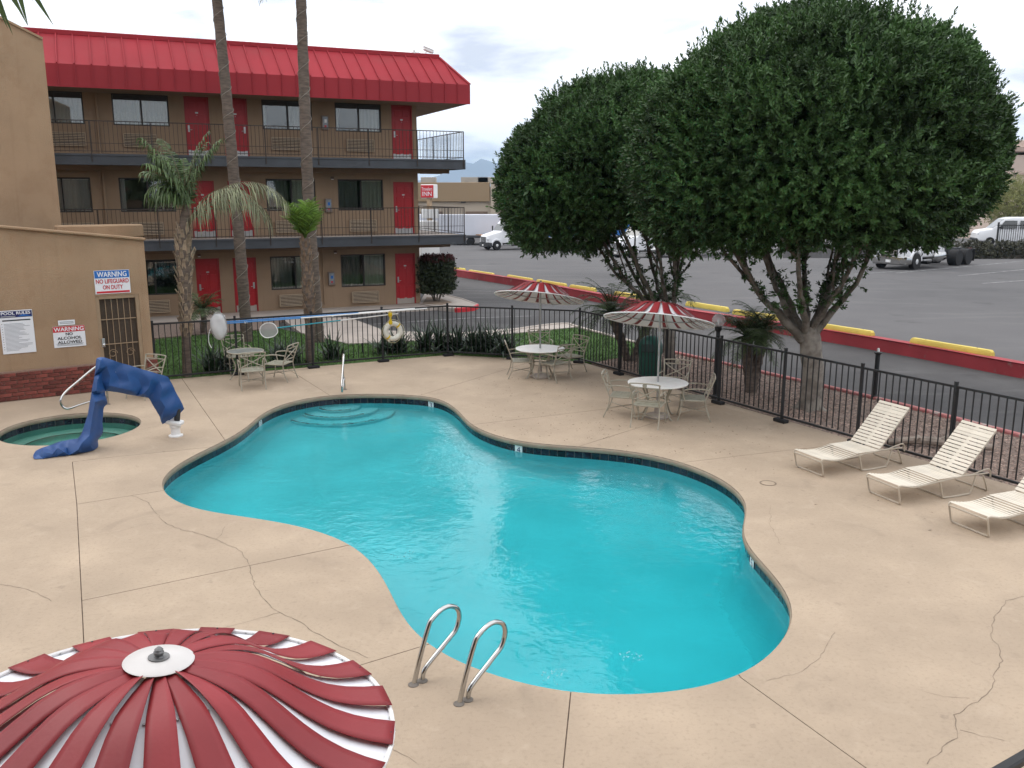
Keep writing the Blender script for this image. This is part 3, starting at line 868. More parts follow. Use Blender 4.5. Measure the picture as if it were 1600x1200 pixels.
# tile bands: every tile that faces the viewer's side
tile_me = MB().box((0, 0, 0), (.143, .012, .146), ch=.004).mesh('tile', tilem, 0)
def tiles(pts, parent, limit):
    n = inward(pts); N = len(pts); cnt = 0
    for i in range(N):
        a, b = pts[i] - n[i] * .031, pts[(i + 1) % N] - n[(i + 1) % N] * .031
        c = (a + b) / 2; nn = (n[i] + n[(i + 1) % N]).normalized()
        if nn.dot(Vector((-c.x, -c.y, 0)).normalized()) < -.25 or cnt >= limit: continue
        cnt += 1
        L = (b - a).length
        o = obj('tile', tile_me, None, parent, loc=(c.x, c.y, -.182), rot=(0, 0, math.atan2((b - a).y, (b - a).x)))
        o.scale = (L / .155, 1, 1)
tiles(POOL, pool, 210); tiles(resample(SPA, .155), spa, 60)
def depth_mark(u, v, ch):
    p = P(u, v, -.18)
    i = min(range(len(POOL)), key=lambda k: (POOL[k] - Vector((p.x, p.y, 0))).length)
    n = inward(POOL)[i]; c = POOL[i] - n * .018
    t = Vector((n.y, -n.x, 0))
    rz = math.atan2(-t.y, -t.x)
    o = obj('depth_marker', MB().box((0, 0, 0), (.16, .008, .15), ch=.003), whitep, pool, loc=(c.x, c.y, -.18), rot=(0, 0, rz))
    vs, fs = text_geo(ch, .075, .11)
    obj('numeral', MB().add([(x, -.0065, y) for x, y in vs], fs), signnavy, o, 0)
    nd = Vector((math.sin(rz), -math.cos(rz), 0))
    if nd.dot(n) < 0: o.rotation_euler.z += math.pi
depth_mark(690, 628, '3'); depth_mark(822, 696, '4'); depth_mark(1180, 876, '5'); depth_mark(394, 662, '3')
# return-jet bubbles on the surface
bub = MB()
for u, v, rr, nb in ((870, 1057, .16, 34), (985, 1027, .13, 26), (630, 867, .16, 18)):
    c = P(u, v, WATER_Z)
    for _ in range(nb):
        a = random.uniform(0, 6.28); q = rr * math.sqrt(random.random()); s_ = random.uniform(.004, .010)
        bub.lathe([(s_, 0), (s_ * .7, s_ * .6), (0, s_ * .8)], 6, c + Vector((math.cos(a) * q, math.sin(a) * q, .001)))
stuff(obj('bubbles', bub, M('foam', (.55, .80, .84), .25, .1, 20, trans=.5)), 'loose patches of small bubbles on the pool surface', 'bubbles')

# ------------------------------------------------------------------ iron fence
picket_me = MB().box((0, 0, .66), (.017, .017, 1.22)).mesh('picket', iron, 0)
post_me = MB().box((0, 0, .74), (.05, .05, 1.46), ch=.004).box((0, 0, 1.475), (.058, .058, .02), ch=.006).mesh('post', iron, 0)
shoe_me = MB().box((0, 0, .035), (.30, .15, .07), ch=.015).mesh('shoe', rubber, 0)
def fence_run(a, b, label, span, first=True, last=True):
    a, b = Vector(a), Vector(b); L = (b - a).length; rz = math.atan2((b - a).y, (b - a).x)
    t = thing('iron_fence', label, 'fence', a, rz)
    n = max(1, round(L / span)); ss = L / n
    for k in range(n + 1):
        if (k == 0 and not first) or (k == n and not last): continue
        po = obj('post', post_me, None, t, loc=(k * ss, 0, 0))
        obj('shoe', shoe_me, None, po, loc=(0, -.02, 0))
    for z, h in ((1.40, .04), (.12, .04)):
        obj('rail', MB().box((L / 2, 0, z), (L, .034, h), ch=.004), iron, t, 0)
    m_ = int(L / .135)
    for k in range(1, m_):
        x = k * L / m_
        if min(abs(x - j * ss) for j in range(n + 1)) < .045: continue
        obj('picket', picket_me, None, t, loc=(x, 0, .11))
    return t
fence_run(FA, FB, 'black iron fence run on the left with poles and life ring hung on it', 1.95)
fence_run(FB, FC_, 'short black iron fence run in front of the strap leaved plants by the farther parasol', 1.87, False)
fence_run(FC_ , FE, 'long black iron fence run on the right behind the loungers', 1.8, False)
# ------------------------------------------------------------------ three storey motel block
motel = thing('motel_building', 'three storey tan motel block with red doors, balconies and red metal mansard roof', 'building', BC, R(24))
FZ = [0.0, 2.84, 5.75]
SL, ROOF_Z = -19.0, 7.9
OPEN = []                                               # (x0, x1, z0, z1, kind)
for i, fz in enumerate(FZ):
    top = 2.10 if i < 2 else 2.16
    for x0, x1 in ((-1.04, -.19), (-7.41, -6.55), (-8.75, -7.90), (-14.95, -14.1), (-16.3, -15.45)):
        OPEN.append((x0, x1, fz + .012, fz + top - .02, 'door', i))
    for x0, x1 in ((-3.28, -1.46), (-6.02, -4.16), (-11.13, -9.27), (-13.9, -12.04), (-18.6, -16.8)):
        OPEN.append((x0, x1, fz + (.80 if i == 0 else .97 if i == 1 else 1.06), fz + (2.09 if i == 0 else 2.17 if i == 1 else 2.13), 'window', i))
def wall_with_holes(x0, x1, z0, z1, holes, depth):
    xs_ = sorted({x0, x1} | {h[0] for h in holes} | {h[1] for h in holes}); zs_ = sorted({z0, z1} | {h[2] for h in holes} | {h[3] for h in holes})
    mb = MB()
    for a, b in zip(xs_, xs_[1:]):
        for c, d in zip(zs_, zs_[1:]):
            cx, cz = (a + b) / 2, (c + d) / 2
            if any(h[0] < cx < h[1] and h[2] < cz < h[3] for h in holes): continue
            mb.add([(a, 0, c), (b, 0, c), (b, 0, d), (a, 0, d)], [(0, 1, 2, 3)])
    for h in holes:
        a, b, c, d = h[:4]; e = depth
        mb.add([(a, 0, c), (a, e, c), (a, e, d), (a, 0, d)], [(0, 1, 2, 3)])
        mb.add([(b, 0, c), (b, 0, d), (b, e, d), (b, e, c)], [(0, 1, 2, 3)])
        mb.add([(a, 0, d), (a, e, d), (b, e, d), (b, 0, d)], [(0, 1, 2, 3)])
        mb.add([(a, 0, c), (b, 0, c), (b, e, c), (a, e, c)], [(0, 1, 2, 3)])
    return mb
wl_ = wall_with_holes(SL, 0, 0, ROOF_Z + .6, OPEN, .16)
wl_.add([(0, 0, 0), (0, 11, 0), (0, 11, 8.5), (0, 0, 8.5)], [(0, 1, 2, 3)])
wl_.add([(SL, 11, 0), (SL, 0, 0), (SL, 0, 8.5), (SL, 11, 8.5)], [(0, 1, 2, 3)])
wl_.add([(0, 11, 0), (SL, 11, 0), (SL, 11, 8.5), (0, 11, 8.5)], [(0, 1, 2, 3)])
obj('wall', wl_, stucco_d, motel, 0)
obj('room_backing', MB().box(((SL) / 2, .9, 4.1), (-SL - .4, .02, 8)), darkroom, motel, 0)
for (x0, x1, z0, z1_, kind, fl) in OPEN:
    w, h = x1 - x0, z1_ - z0; cx = (x0 + x1) / 2
    if kind == 'door':
        d = obj('door', MB().box((0, .07, h / 2), (w - .09, .045, h - .05)), doorred, motel, 0, loc=(cx, 0, z0))
        fr = MB()
        for s in (-1, 1): fr.box((s * (w / 2 - .024), .05, h / 2), (.044, .1, h - .002))
        fr.box((0, .05, h - .026), (w - .1, .098, .046))
        obj('frame', fr, M('door_frame_red', (.30, .010, .015), .45, .1, 3), d, 0)
        pw = (w - .09 - .30) / 2
        for px_ in (-1, 1):
            for pz, ph in ((.48, .52), (1.17, .62), (1.76, .22)):
                obj('panel', MB().box((px_ * (pw / 2 + .05), .043, pz * h / 2.08), (pw, .014, ph * h / 2.08), ch=.012), doorred, d, 0)
        obj('kick_plate', MB().box((0, .042, .13), (w - .11, .008, .24)), alum if fl else concrete, d, 0)
        hs_ = -1 if x0 in (-1.04, -8.75, -14.95) else 1
        obj('lock_plate', MB().box((hs_ * (w / 2 - .12), .036, 1.0), (.07, .02, .24), ch=.008), alum, d, 0)
        obj('handle', MB().box((hs_ * (w / 2 - .17), .012, .96), (.13, .022, .022), ch=.006).box((hs_ * (w / 2 - .115), .022, .96), (.022, .03, .022)), alum, d, 0)
        obj('number_plate', MB().box((0, .044, 1.56), (.10, .006, .05)), alum, d, 0)
        obj('peephole', MB().lathe([(.012, 0), (.012, .01), (0, .012)], 8, (0, .045, 1.47), (R(90), 0, 0)), alum, d)
    else:
        fr = MB()
        for s in (-1, 1): fr.box((s * (w / 2 - .022), .06, h / 2), (.044, .07, h - .002))
        fr.box((0, .06, .022), (w - .09, .068, .04)); fr.box((0, .06, h - .024), (w - .09, .068, .044)); fr.box((.02, .055, h / 2), (.05, .075, h - .09))
        o = obj('window', fr, framem, motel, 0, loc=(cx, 0, z0))
        hb = .16 if fl == 2 else .05
        if fl == 2: obj('head_panel', MB().box((0, .075, h - .045 - hb / 2), (w - .1, .03, hb)), framem, o, 0)
        for s in (-1, 1):
            obj('pane', MB().box((s * (w / 4 - .005), .068 + .012 * s, (h - hb) / 2), (w / 2 - .06, .006, h - hb - .06)), panem if s > 0 or (fl == 2 and x0 < -8) else panem, o, 0)
        # pleated curtains, drawn on one side and part drawn on the other
        cm = curtm if (fl == 2 or x0 < -8) else curtg
        spans = [(-.02 + .04, w / 2 - .05)] if x0 > -8 else [(-w / 2 + .05, w / 2 - .05)]
        if fl == 1 and x0 in (-11.13,): spans = [(-w / 2 + .05, -w / 2 + .2)]
        if fl == 0 and x0 < -8: spans = []
        if x0 > -8: spans.append((-w / 2 + .05, -w / 2 + (.16 if fl == 2 else w * .46)))
        for a, b in spans:
            N = int((b - a) / .03); rows = [[], []]
            for k in range(N + 1):
                x = a + (b - a) * k / N; y = .16 + .022 * math.sin(k * 1.35) + random.uniform(-.004, .004)
                rows[0].append((x, y + (.12 if a < -.3 and x0 > -8 and fl < 2 else 0), .03)); rows[1].append((x, y + (.12 if a < -.3 and x0 > -8 and fl < 2 else 0), h - .05))
            obj('curtain', MB().grid(rows), cm if not (a < -.3 and x0 > -8 and fl < 2) else M('curtain_shade', (.26, .27, .235), .9, .12, 3, stretch=(14, 1, .3)), o, 60)
# wall units under the windows, slanted grilles
slat_me = MB().box((0, 0, 0), (1.02, .02, .026), (R(-20), 0, 0)).mesh('slat', acm, 0)
for fl, fz in enumerate(FZ):
    for k, ax in enumerate((-2.33, -5.2, -10.3, -12.6)):
        if fl == 0 and ax == -12.6: continue
        o = obj('wall_unit', MB().box((0, -.03, .22), (1.08, .06, .42), ch=.01), acdark, motel, 0, loc=(ax, 0, fz + .16 + .17 * (fl == 2)))
        fr = MB()
        for s in (-1, 1): fr.box((s * .535, -.075, .22), (.03, .05, .45))
        fr.box((0, -.075, .435), (1.03, .048, .03)); fr.box((0, -.075, .005), (1.03, .048, .03))
        obj('unit_frame', fr, acm, o, 0)
        for j in range(7): obj('slat', slat_me, None, o, loc=(0, -.075, .055 + j * .055))
# extinguisher cabinets and wall lamps
for fl, fz in enumerate(FZ):
    x, z = -3.69, fz + (1.17 if fl != 2 else 1.36)
    o = obj('cabinet', MB().box((0, -.06, 0), (.26, .12, .52), ch=.012), M('cabinet_grey', (.22, .17, .14), .5, .15, 5), motel, 0, loc=(x, 0, z))
    obj('glass_door', MB().box((0, -.123, .02), (.19, .01, .40), ch=.003), M('cabinet_glass', (.25, .28, .31), .15, .25, 6), o, 0)
    obj('sticker', MB().box((.01, -.130, .06), (.09, .004, .12)), signblue if fl < 2 else whitep, o, 0)
    obj('sticker', MB().box((0, -.130, -.13), (.08, .004, .07)), signred, o, 0)
    for lx in (-3.69, -9.0 + .2):
        l = obj('wall_lamp', MB().box((0, -.05, 0), (.12, .10, .09), ch=.015), M('lamp_brown', (.12, .07, .05), .6, .1, 5), motel, 0, loc=(lx + .2, 0, fz + 2.22))
        obj('lens', MB().box((0, -.05, -.055), (.09, .07, .03), ch=.01), whitep, l, 0)
obj('downpipe', MB().box((-11.62, -.05, 4.3), (.08, .08, 7.2), ch=.01), stucco_d, motel, 0)
obj('downpipe', MB().box((-4.0, -.04, 1.3), (.05, .05, 2.3), ch=.01), stucco_d, motel, 0)
# balconies
BT, BE = -1.45, 1.42
rp_me = MB().box((0, 0, .41), (.014, .014, 1.02)).mesh('picket', railm, 0)
for fz in FZ[1:]:
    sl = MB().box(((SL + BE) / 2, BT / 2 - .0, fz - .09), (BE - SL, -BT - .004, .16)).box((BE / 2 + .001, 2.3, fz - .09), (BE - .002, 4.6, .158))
    b = obj('balcony', sl, soffitm, motel, 0)
    obj('deck_topping', MB().box(((SL + BE) / 2, BT / 2, fz - .004), (BE - SL - .02, -BT - .03, .012)).box((BE / 2 + .01, 2.3, fz - .004), (BE - .04, 4.55, .0115)), concrete, b, 0)
    obj('fascia_board', MB().box(((SL + BE) / 2, BT - .03, fz - .17), (BE - SL + .06, .05, .37), ch=.006), bluegrey, b, 0)
    obj('fascia_board', MB().box((BE + .03, 1.55 , fz - .17), (.048, 6.2, .368), ch=.006), bluegrey, b, 0)
    obj('trim_board', MB().box(((SL + BE) / 2, BT - .066, fz - .02), (BE - SL + .07, .018, .07), ch=.004), bluegrey, b, 0)
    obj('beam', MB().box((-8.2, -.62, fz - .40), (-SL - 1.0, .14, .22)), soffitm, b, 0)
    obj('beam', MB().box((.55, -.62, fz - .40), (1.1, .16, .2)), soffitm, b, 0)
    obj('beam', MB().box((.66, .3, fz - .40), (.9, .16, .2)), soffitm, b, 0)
    r = obj('railing', MB().box(((SL + BE) / 2, BT - .02, fz + 1.08), (BE - SL, .04, .03)), railm, motel, 0)
    obj('lower_rail', MB().box(((SL + BE) / 2, BT - .02, fz + .10), (BE - SL, .025, .02)), railm, r, 0)
    obj('lower_rail', MB().box(((SL + BE) / 2, BT - .02, fz + .36), (BE - SL, .018, .016)), railm, r, 0)
    x = BE - .02; xs2 = []
    while x > SL: xs2.append(x); x -= 1.9
    for x in xs2: obj('post', MB().box((x, BT - .065, fz + .42), (.035, .035, 1.34)), railm, r, 0)
    x = BE - .14; c = 0
    while x > -13.8:
        obj('picket', rp_me, None, r, loc=(x, BT - .02, fz + .15)); x -= .137; c += 1
    rest = MB()
    while x > SL: rest.box((x, BT - .02, fz + .56), (.014, .014, 1.02)); x -= .137
    stuff(obj('far_pickets', rest, railm, r, 0))
    obj('end_rail', MB().box((BE - .02, 1.5, fz + 1.08), (.03, 5.9, .028)), railm, r, 0)
    obj('end_rail', MB().box((BE - .02, 1.5, fz + .10), (.02, 5.9, .018)), railm, r, 0)
    y = BT + .13; k = 0
    while y < 3.6:
        obj('picket', rp_me, None, r, loc=(BE - .02, y, fz + .15)); y += .18; k += 1
    for y in (.4, 2.2, 4.3): obj('post', MB().box((BE + .01, y, fz + .42), (.035, .035, 1.34)), railm, r, 0)
# mansard roof: fascia, sloped standing-seam panels, ridge
RT, RE = -1.75, 1.6
zf0, zf1, zt = 7.87, 8.56, 9.72
rt_t, re_t = -.05, .98                                    # ridge line
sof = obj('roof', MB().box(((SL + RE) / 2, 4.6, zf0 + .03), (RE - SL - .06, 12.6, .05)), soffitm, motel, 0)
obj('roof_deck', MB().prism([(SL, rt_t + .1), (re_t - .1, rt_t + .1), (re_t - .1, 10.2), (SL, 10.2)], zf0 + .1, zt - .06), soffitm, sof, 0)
SP = .51
x = RE; n = int((RE - SL) / SP)
seam_l = MB().box((0, -.018, (zf0 + zf1) / 2), (.035, .036, zf1 - zf0)).mesh('seam', redfascia, 0)
sd = Vector((0, rt_t - RT, zt - zf1))
sm = MB(); sm.beam((0, RT - .012, zf1), (0, rt_t - .012, zt + .0), .036, .045, up=(0, 0, 1)); seam_u = sm.mesh('seam', redpaint, 0)
for k in range(n):
    xa, xb = RE - (k + 1) * SP, RE - k * SP
    obj('fascia_panel', MB().box(((xa + xb) / 2, RT, (zf0 + zf1) / 2), (SP - .004, .03, zf1 - zf0)), redfascia, sof, 0)
    t1 = min(1.0, max(0.0, (RE - xb) / (RE - re_t))) if xb > re_t else 1.0
    t0 = 1.0 if xa <= re_t else (RE - xa) / (RE - re_t)
    def sp_(x, t): return (x, RT + sd.y * t, zf1 + sd.z * t)
    pm = MB(); q = [sp_(xb, 0), sp_(xb, t1), sp_(xa, t0), sp_(xa, 0)] if t1 > 0 else [sp_(xb, 0), sp_(xa, t0), sp_(xa, 0)]
    if xa < re_t < xb: q = [sp_(xb, 0), sp_(xb, t1), (re_t, rt_t, zt), sp_(xa, 1), sp_(xa, 0)]
    pm.add(q, [tuple(range(len(q)))])
    obj('roof_panel', pm, redpaint, sof, 0)
    obj('seam', seam_l, None, sof, loc=(xa, RT - .014, 0))
    if xa <= re_t + .05: obj('seam', seam_u, None, sof, loc=(xa, 0, .02))
    else:
        e = sp_(xa, t0); mm_ = MB(); mm_.beam((xa, RT - .012, zf1 + .02), (e[0], e[1] - .012, e[2] + .02), .036, .045); obj('seam', mm_, redpaint, sof, 0)
# end slope and end fascia
endp = MB(); endp.add([(RE, RT, zf1), (RE, 10.9, zf1), (re_t, 10.2, zt), (re_t, rt_t, zt)], [(0, 1, 2, 3)]); obj('roof_panel', endp, redpaint, sof, 0)
obj('fascia_panel', MB().box((RE, 4.6, (zf0 + zf1) / 2), (.03, 12.7, zf1 - zf0)), redfascia, sof, 0)
obj('hip_cap', MB().beam((RE, RT, zf1 + .03), (re_t, rt_t, zt + .03), .10, .05), redpaint, sof, 0)
obj('ridge_cap', MB().box(((SL + re_t) / 2, rt_t + .02, zt + .06), (re_t - SL, .12, .17), ch=.02), redpaint, sof, 0)
obj('drip_edge', MB().box(((SL + RE) / 2, RT - .02, zf0 - .012), (RE - SL, .05, .03)), redfascia, sof, 0)
# roof security cameras
for lx, ly, lab in ((.42, -.02, 'white bullet security camera standing on the roof end'), (-.05, -.02, 'small white dome camera lying low on the roof ridge')):
    p = bpnt(lx, ly, zt + .145 - (.02))
    c = thing('security_camera', lab, 'camera', p, R(24) + R(15))
    if lx > .2:
        obj('bracket', MB().tube([(0, 0, 0), (0, 0, .06), (.05, 0, .1)], .02, 6), whitep, c)
        obj('housing', MB().box((.12, 0, .16), (.42, .13, .11), (0, R(14), 0), ch=.02), whitep, c)
        obj('sun_shield', MB().box((.14, 0, .225), (.47, .15, .012), (0, R(14), 0)), whitep, c)
        obj('lens', MB().lathe([(.05, 0), (.05, .02), (0, .022)], 12, (.327, 0, .108), (0, R(104), 0)), darkpl, c)
    else:
        obj('base', MB().lathe([(.07, 0), (.07, .05), (.05, .07)], 12), whitep, c)
        obj('housing', MB().lathe([(.045, .07), (.06, .09), (.05, .13), (0, .15)], 12), whitep, c)
        obj('cable', MB().tube([(.06, 0, .03), (.2, .02, .06), (.33, 0, .02)], .008, 5), darkpl, c)

# ------------------------------------------------------------------ pool house with brick base
phr = math.atan2(w_.y, w_.x)
ph = thing('pool_house', 'tan stucco pool house with brick base, sloping parapet and barred door', 'building', PH, phr)
X0, X1 = -4.0, 3.24
def ptop(x): return 3.72 - (x - .38) * .118
DX0, DX1, DZ = 2.10, 3.03, 2.17
wm = MB()
cols = [X0, DX0, DX1, X1]
for a, b in zip(cols, cols[1:]):
    z0 = DZ if (a == DX0) else 0
    wm.add([(a, 0, z0), (b, 0, z0), (b, 0, ptop(b)), (a, 0, ptop(a))], [(0, 1, 2, 3)])
for x, s in ((DX0, 1), (DX1, -1)):
    wm.add([(x, 0, 0), (x, .18, 0), (x, .18, DZ), (x, 0, DZ)], [(0, 1, 2, 3) if s > 0 else (3, 2, 1, 0)])
wm.add([(DX0, 0, DZ), (DX0, .18, DZ), (DX1, .18, DZ), (DX1, 0, DZ)], [(0, 1, 2, 3)])
wm.add([(X1, 0, 0), (X1, 2.6, 0), (X1, 2.6, ptop(X1)), (X1, 0, ptop(X1))], [(0, 1, 2, 3)])
wm.add([(X1, 2.6, 0), (X0, 2.6, 0), (X0, 2.6, ptop(X0)), (X1, 2.6, ptop(X1))], [(0, 1, 2, 3)])
wm.add([(X0, 0, ptop(X0)), (X1, 0, ptop(X1)), (X1, 2.6, ptop(X1)), (X0, 2.6, ptop(X0))], [(0, 1, 2, 3)])
obj('wall', wm, stucco, ph, 0)
cpm = MB(); cpm.beam((X0, .05, ptop(X0) + .03), (X1 + .03, .05, ptop(X1) + .03), .26, .06, ch=.015); obj('parapet_cap', cpm, stucco, ph, 0)
ledge = MB().box((2.6, 1.6, ptop(2.6) + .10), (1.9, .5, .3), ch=.03); obj('parapet_step', ledge, stucco, ph, 0)
# brick base: courses of single bricks over mortar
bb = obj('brick_base', MB().box(((X0 + DX0 - .08) / 2, -.035, .325), (DX0 - .08 - X0, .07, .65)).box(((DX1 + .03 + X1 + .05) / 2, -.035, .325), (X1 + .05 - DX1 - .03, .07, .65)), mortar, ph, 0)
brick_me = MB().box((0, 0, 0), (.232, .05, .074), ch=.006).mesh('brick', brickm, 0)
half_me = MB().box((0, 0, 0), (.11, .05, .074), ch=.006).mesh('brick', brickm, 0)
BL, BH = .245, .0875
for r in range(7):
    z = .055 + r * BH + .006 * random.uniform(-.3, .3)
    x = -1.6 + (BL / 2 if r % 2 else 0)
    while x < DX0 - .2:
        o = obj('brick', brick_me, None, bb, loc=(x + .12, -.068 + random.uniform(-.003, .003), z), rot=(0, random.uniform(-.008, .008), random.uniform(-.01, .01))); x += BL
    if DX0 - .09 - x > .1: obj('brick', half_me, None, bb, loc=(x + .058, -.068, z))
    obj('brick', half_me if r % 2 else brick_me, None, bb, loc=(DX1 + (.10 if r % 2 else .155), -.068, z))
    for y in (.12, .365, .61): obj('brick', brick_me, None, bb, loc=(X1 + .065, y - (.08 if r % 2 else 0), z), rot=(0, 0, R(90)))
# security door
doorb = M('screen_door_mesh', (.060, .043, .030), .8, .15, 20)
doorf = M('door_frame_tan', (.30, .215, .135), .55, .1, 4)
sdn = obj('security_door', MB().box(((DX0 + DX1) / 2, .10, DZ / 2 + .02), (DX1 - DX0 - .12, .02, DZ - .1)), doorb, ph, 0)
fr = MB()
for x in (DX0 + .04, DX1 - .04): fr.box((x, .055, DZ / 2 - .001), (.075, .09, DZ - .002))
fr.box(((DX0 + DX1) / 2, .055, DZ - .04), (DX1 - DX0 - .16, .088, .075)); fr.box(((DX0 + DX1) / 2, .055, .06), (DX1 - DX0 - .16, .088, .1))
obj('door_frame', fr, doorf, sdn, 0)
for k in range(1, 6): obj('bar', MB().box((DX0 + .08 + k * (DX1 - DX0 - .16) / 6, .065, DZ / 2), (.014, .014, DZ - .18)), doorf, sdn, 0)
for z in (.48, 1.05, 1.62): obj('crossbar', MB().box(((DX0 + DX1) / 2, .055, z), (DX1 - DX0 - .17, .018, .02)), doorf, sdn, 0)
for s in (-1, 1):                                         # scroll ornament
    c = Vector(((DX0 + DX1) / 2 + s * .19, .05, .83))
    obj('scroll', MB().tube([c + Vector((math.cos(a) * .10 * (1 - a / 14), 0, math.sin(a) * .10 * (1 - a / 14))) for a in [i * .35 for i in range(24)]], .007, 5), doorf, sdn)
obj('lock_plate', MB().box((DX0 + .085, .0, 1.10), (.07, .03, .20), ch=.006), alum, sdn, 0)
obj('knob', MB().lathe([(.012, 0), (.012, .03), (.032, .045), (.034, .065), (.02, .08), (0, .082)], 14, (DX0 + .085, -.015, 1.06), (R(90), 0, 0)), steel, sdn)
obj('vent', MB().box((-.12, -.01, 3.32), (.10, .04, .32)), darkpl, ph, 0)
# tall stucco wing behind it
tw = thing('stucco_wing', 'tall blank tan stucco wing rising behind the pool house at left edge', 'building', D(97, 360, 23.2) * 1, phr)
tw.location.z = 0
T1 = D(68, 62, 23.2).z; T0 = T1 + .1
obj('wall', MB().add([(x, y, z) for x, y in ((-9, 0), (0, 0), (0, 5), (-9, 5)) for z in (0,)] + [(-9, 0, T1 + 4.2), (0, 0, T1), (0, 5, T1), (-9, 5, T1 + 4.2)], [(0, 1, 5, 4), (1, 2, 6, 5), (2, 3, 7, 6), (3, 0, 4, 7), (4, 5, 6, 7)]), stucco, tw, 0)
obj('cap', MB().beam((-9, .1, T1 + 4.22), (.0, .1, T1 + .02), .3, .05), stucco, tw, 0)

# ------------------------------------------------------------------ signs on the pool house wall
def sign(name, label, cx, cz, w, h, tilt=0.0):
    p = PH + w_ * cx + Vector((w_.y, -w_.x, 0)) * .012
    s = thing(name, label, 'sign', (p.x, p.y, cz), rot=Euler((0, tilt, phr)))
    return s
def letters(s, body, x, z, w, h, mat, y=-.0085, name='lettering'):
    vs, fs = text_geo(body, w, h)
    obj(name, MB().add([(a + x, y, b + z) for a, b in vs], fs), mat, s, 0)
def bold(s, body, x, z, w, h, mat, y=-.0085):
    vs, fs = text_geo(body, w, h)
    mb = MB()
    for k, (ox, oz) in enumerate(((0, 0), (.003, .0), (-.003, 0), (0, .002), (0, -.002))): mb.add([(a + x + ox, y - .0002 * k, b + z + oz) for a, b in vs], fs)
    obj('lettering', mb, mat, s, 0)
s = sign('warning_sign', 'blue, white and red sign above the barred door about no lifeguard', 2.49, 2.475, .75, .53)
obj('board', MB().box((0, 0, 0), (.75, .008, .53), ch=.003), signw, s, 0)
obj('header', MB().box((0, -.0055, .175), (.73, .004, .165)), signblue, s, 0)
bold(s, 'WARNING', 0, .175, .62, .115, signw)
bold(s, 'NO LIFEGUARD', 0, .02, .69, .095, signred); bold(s, 'ON DUTY', 0, -.115, .42, .095, signred)
obj('footer', MB().box((0, -.0055, -.225), (.70, .004, .045)), signred, s, 0)
s = sign('pool_rules_sign', 'tall white pool rules board with navy heading at left edge', .49, 1.50, .62, .93)
obj('board', MB().box((0, 0, 0), (.64, .008, .94), ch=.003), signw, s, 0)
obj('header', MB().box((0, -.0055, .385), (.62, .004, .135)), signnavy, s, 0)
bold(s, 'POOL RULES', 0, .41, .56, .062, signw)
obj('wave_mark', MB().add([(.02, -.0082, .335), (.30, -.0082, .335), (.22, -.0082, .36), (.13, -.0082, .375), (.07, -.0082, .35)], [(0, 1, 2, 3, 4)]), signblue, s, 0)
obj('subheading_bar', MB().box((-.15, -.0072, .342), (.28, .004, .022)), inkgrey, s, 0)
obj('title_bar', MB().box((0, -.0055, .255), (.54, .004, .026)), ink, s, 0)
random.seed(11)
zz = .18
for k in range(22):
    L = random.uniform(.24, .52)
    obj('text_line', MB().box((-.25 + L / 2, -.005, zz), (L, .003, .009)), inkgrey, s, 0)
    if k % 2 == 0: obj('bullet', MB().box((-.285, -.005, zz), (.014, .003, .012)), ink, s, 0)
    zz -= .0275
s = sign('warning_sign', 'white sign with red heading saying no alcohol, left of the barred door', 1.495, 1.31, .65, .47)
obj('board', MB().box((0, 0, 0), (.65, .008, .47), ch=.003), signw, s, 0)
obj('header', MB().box((0, -.0055, .17), (.645, .004, .125)), signred, s, 0)
bold(s, 'WARNING', 0, .17, .60, .085, signw)
bold(s, 'NO', 0, .06, .14, .062, ink); bold(s, 'ALCOHOL', 0, -.03, .49, .062, ink); bold(s, 'ALLOWED', 0, -.12, .49, .062, ink)
obj('rule', MB().box((0, -.0055, -.165), (.55, .003, .006)), ink, s, 0)
obj('text_line', MB().box((0, -.005, -.19), (.52, .003, .016)), inkgrey, s, 0)
s = sign('notice_plate', 'small pale notice plate just above the no alcohol sign', 1.465, 1.625, .33, .11)
obj('board', MB().box((0, 0, 0), (.34, .008, .11), ch=.003), signw, s, 0)
for z in (.018, -.014): obj('text_line', MB().box((0, -.005, z), (.28, .003, .016)), inkgrey, s, 0)
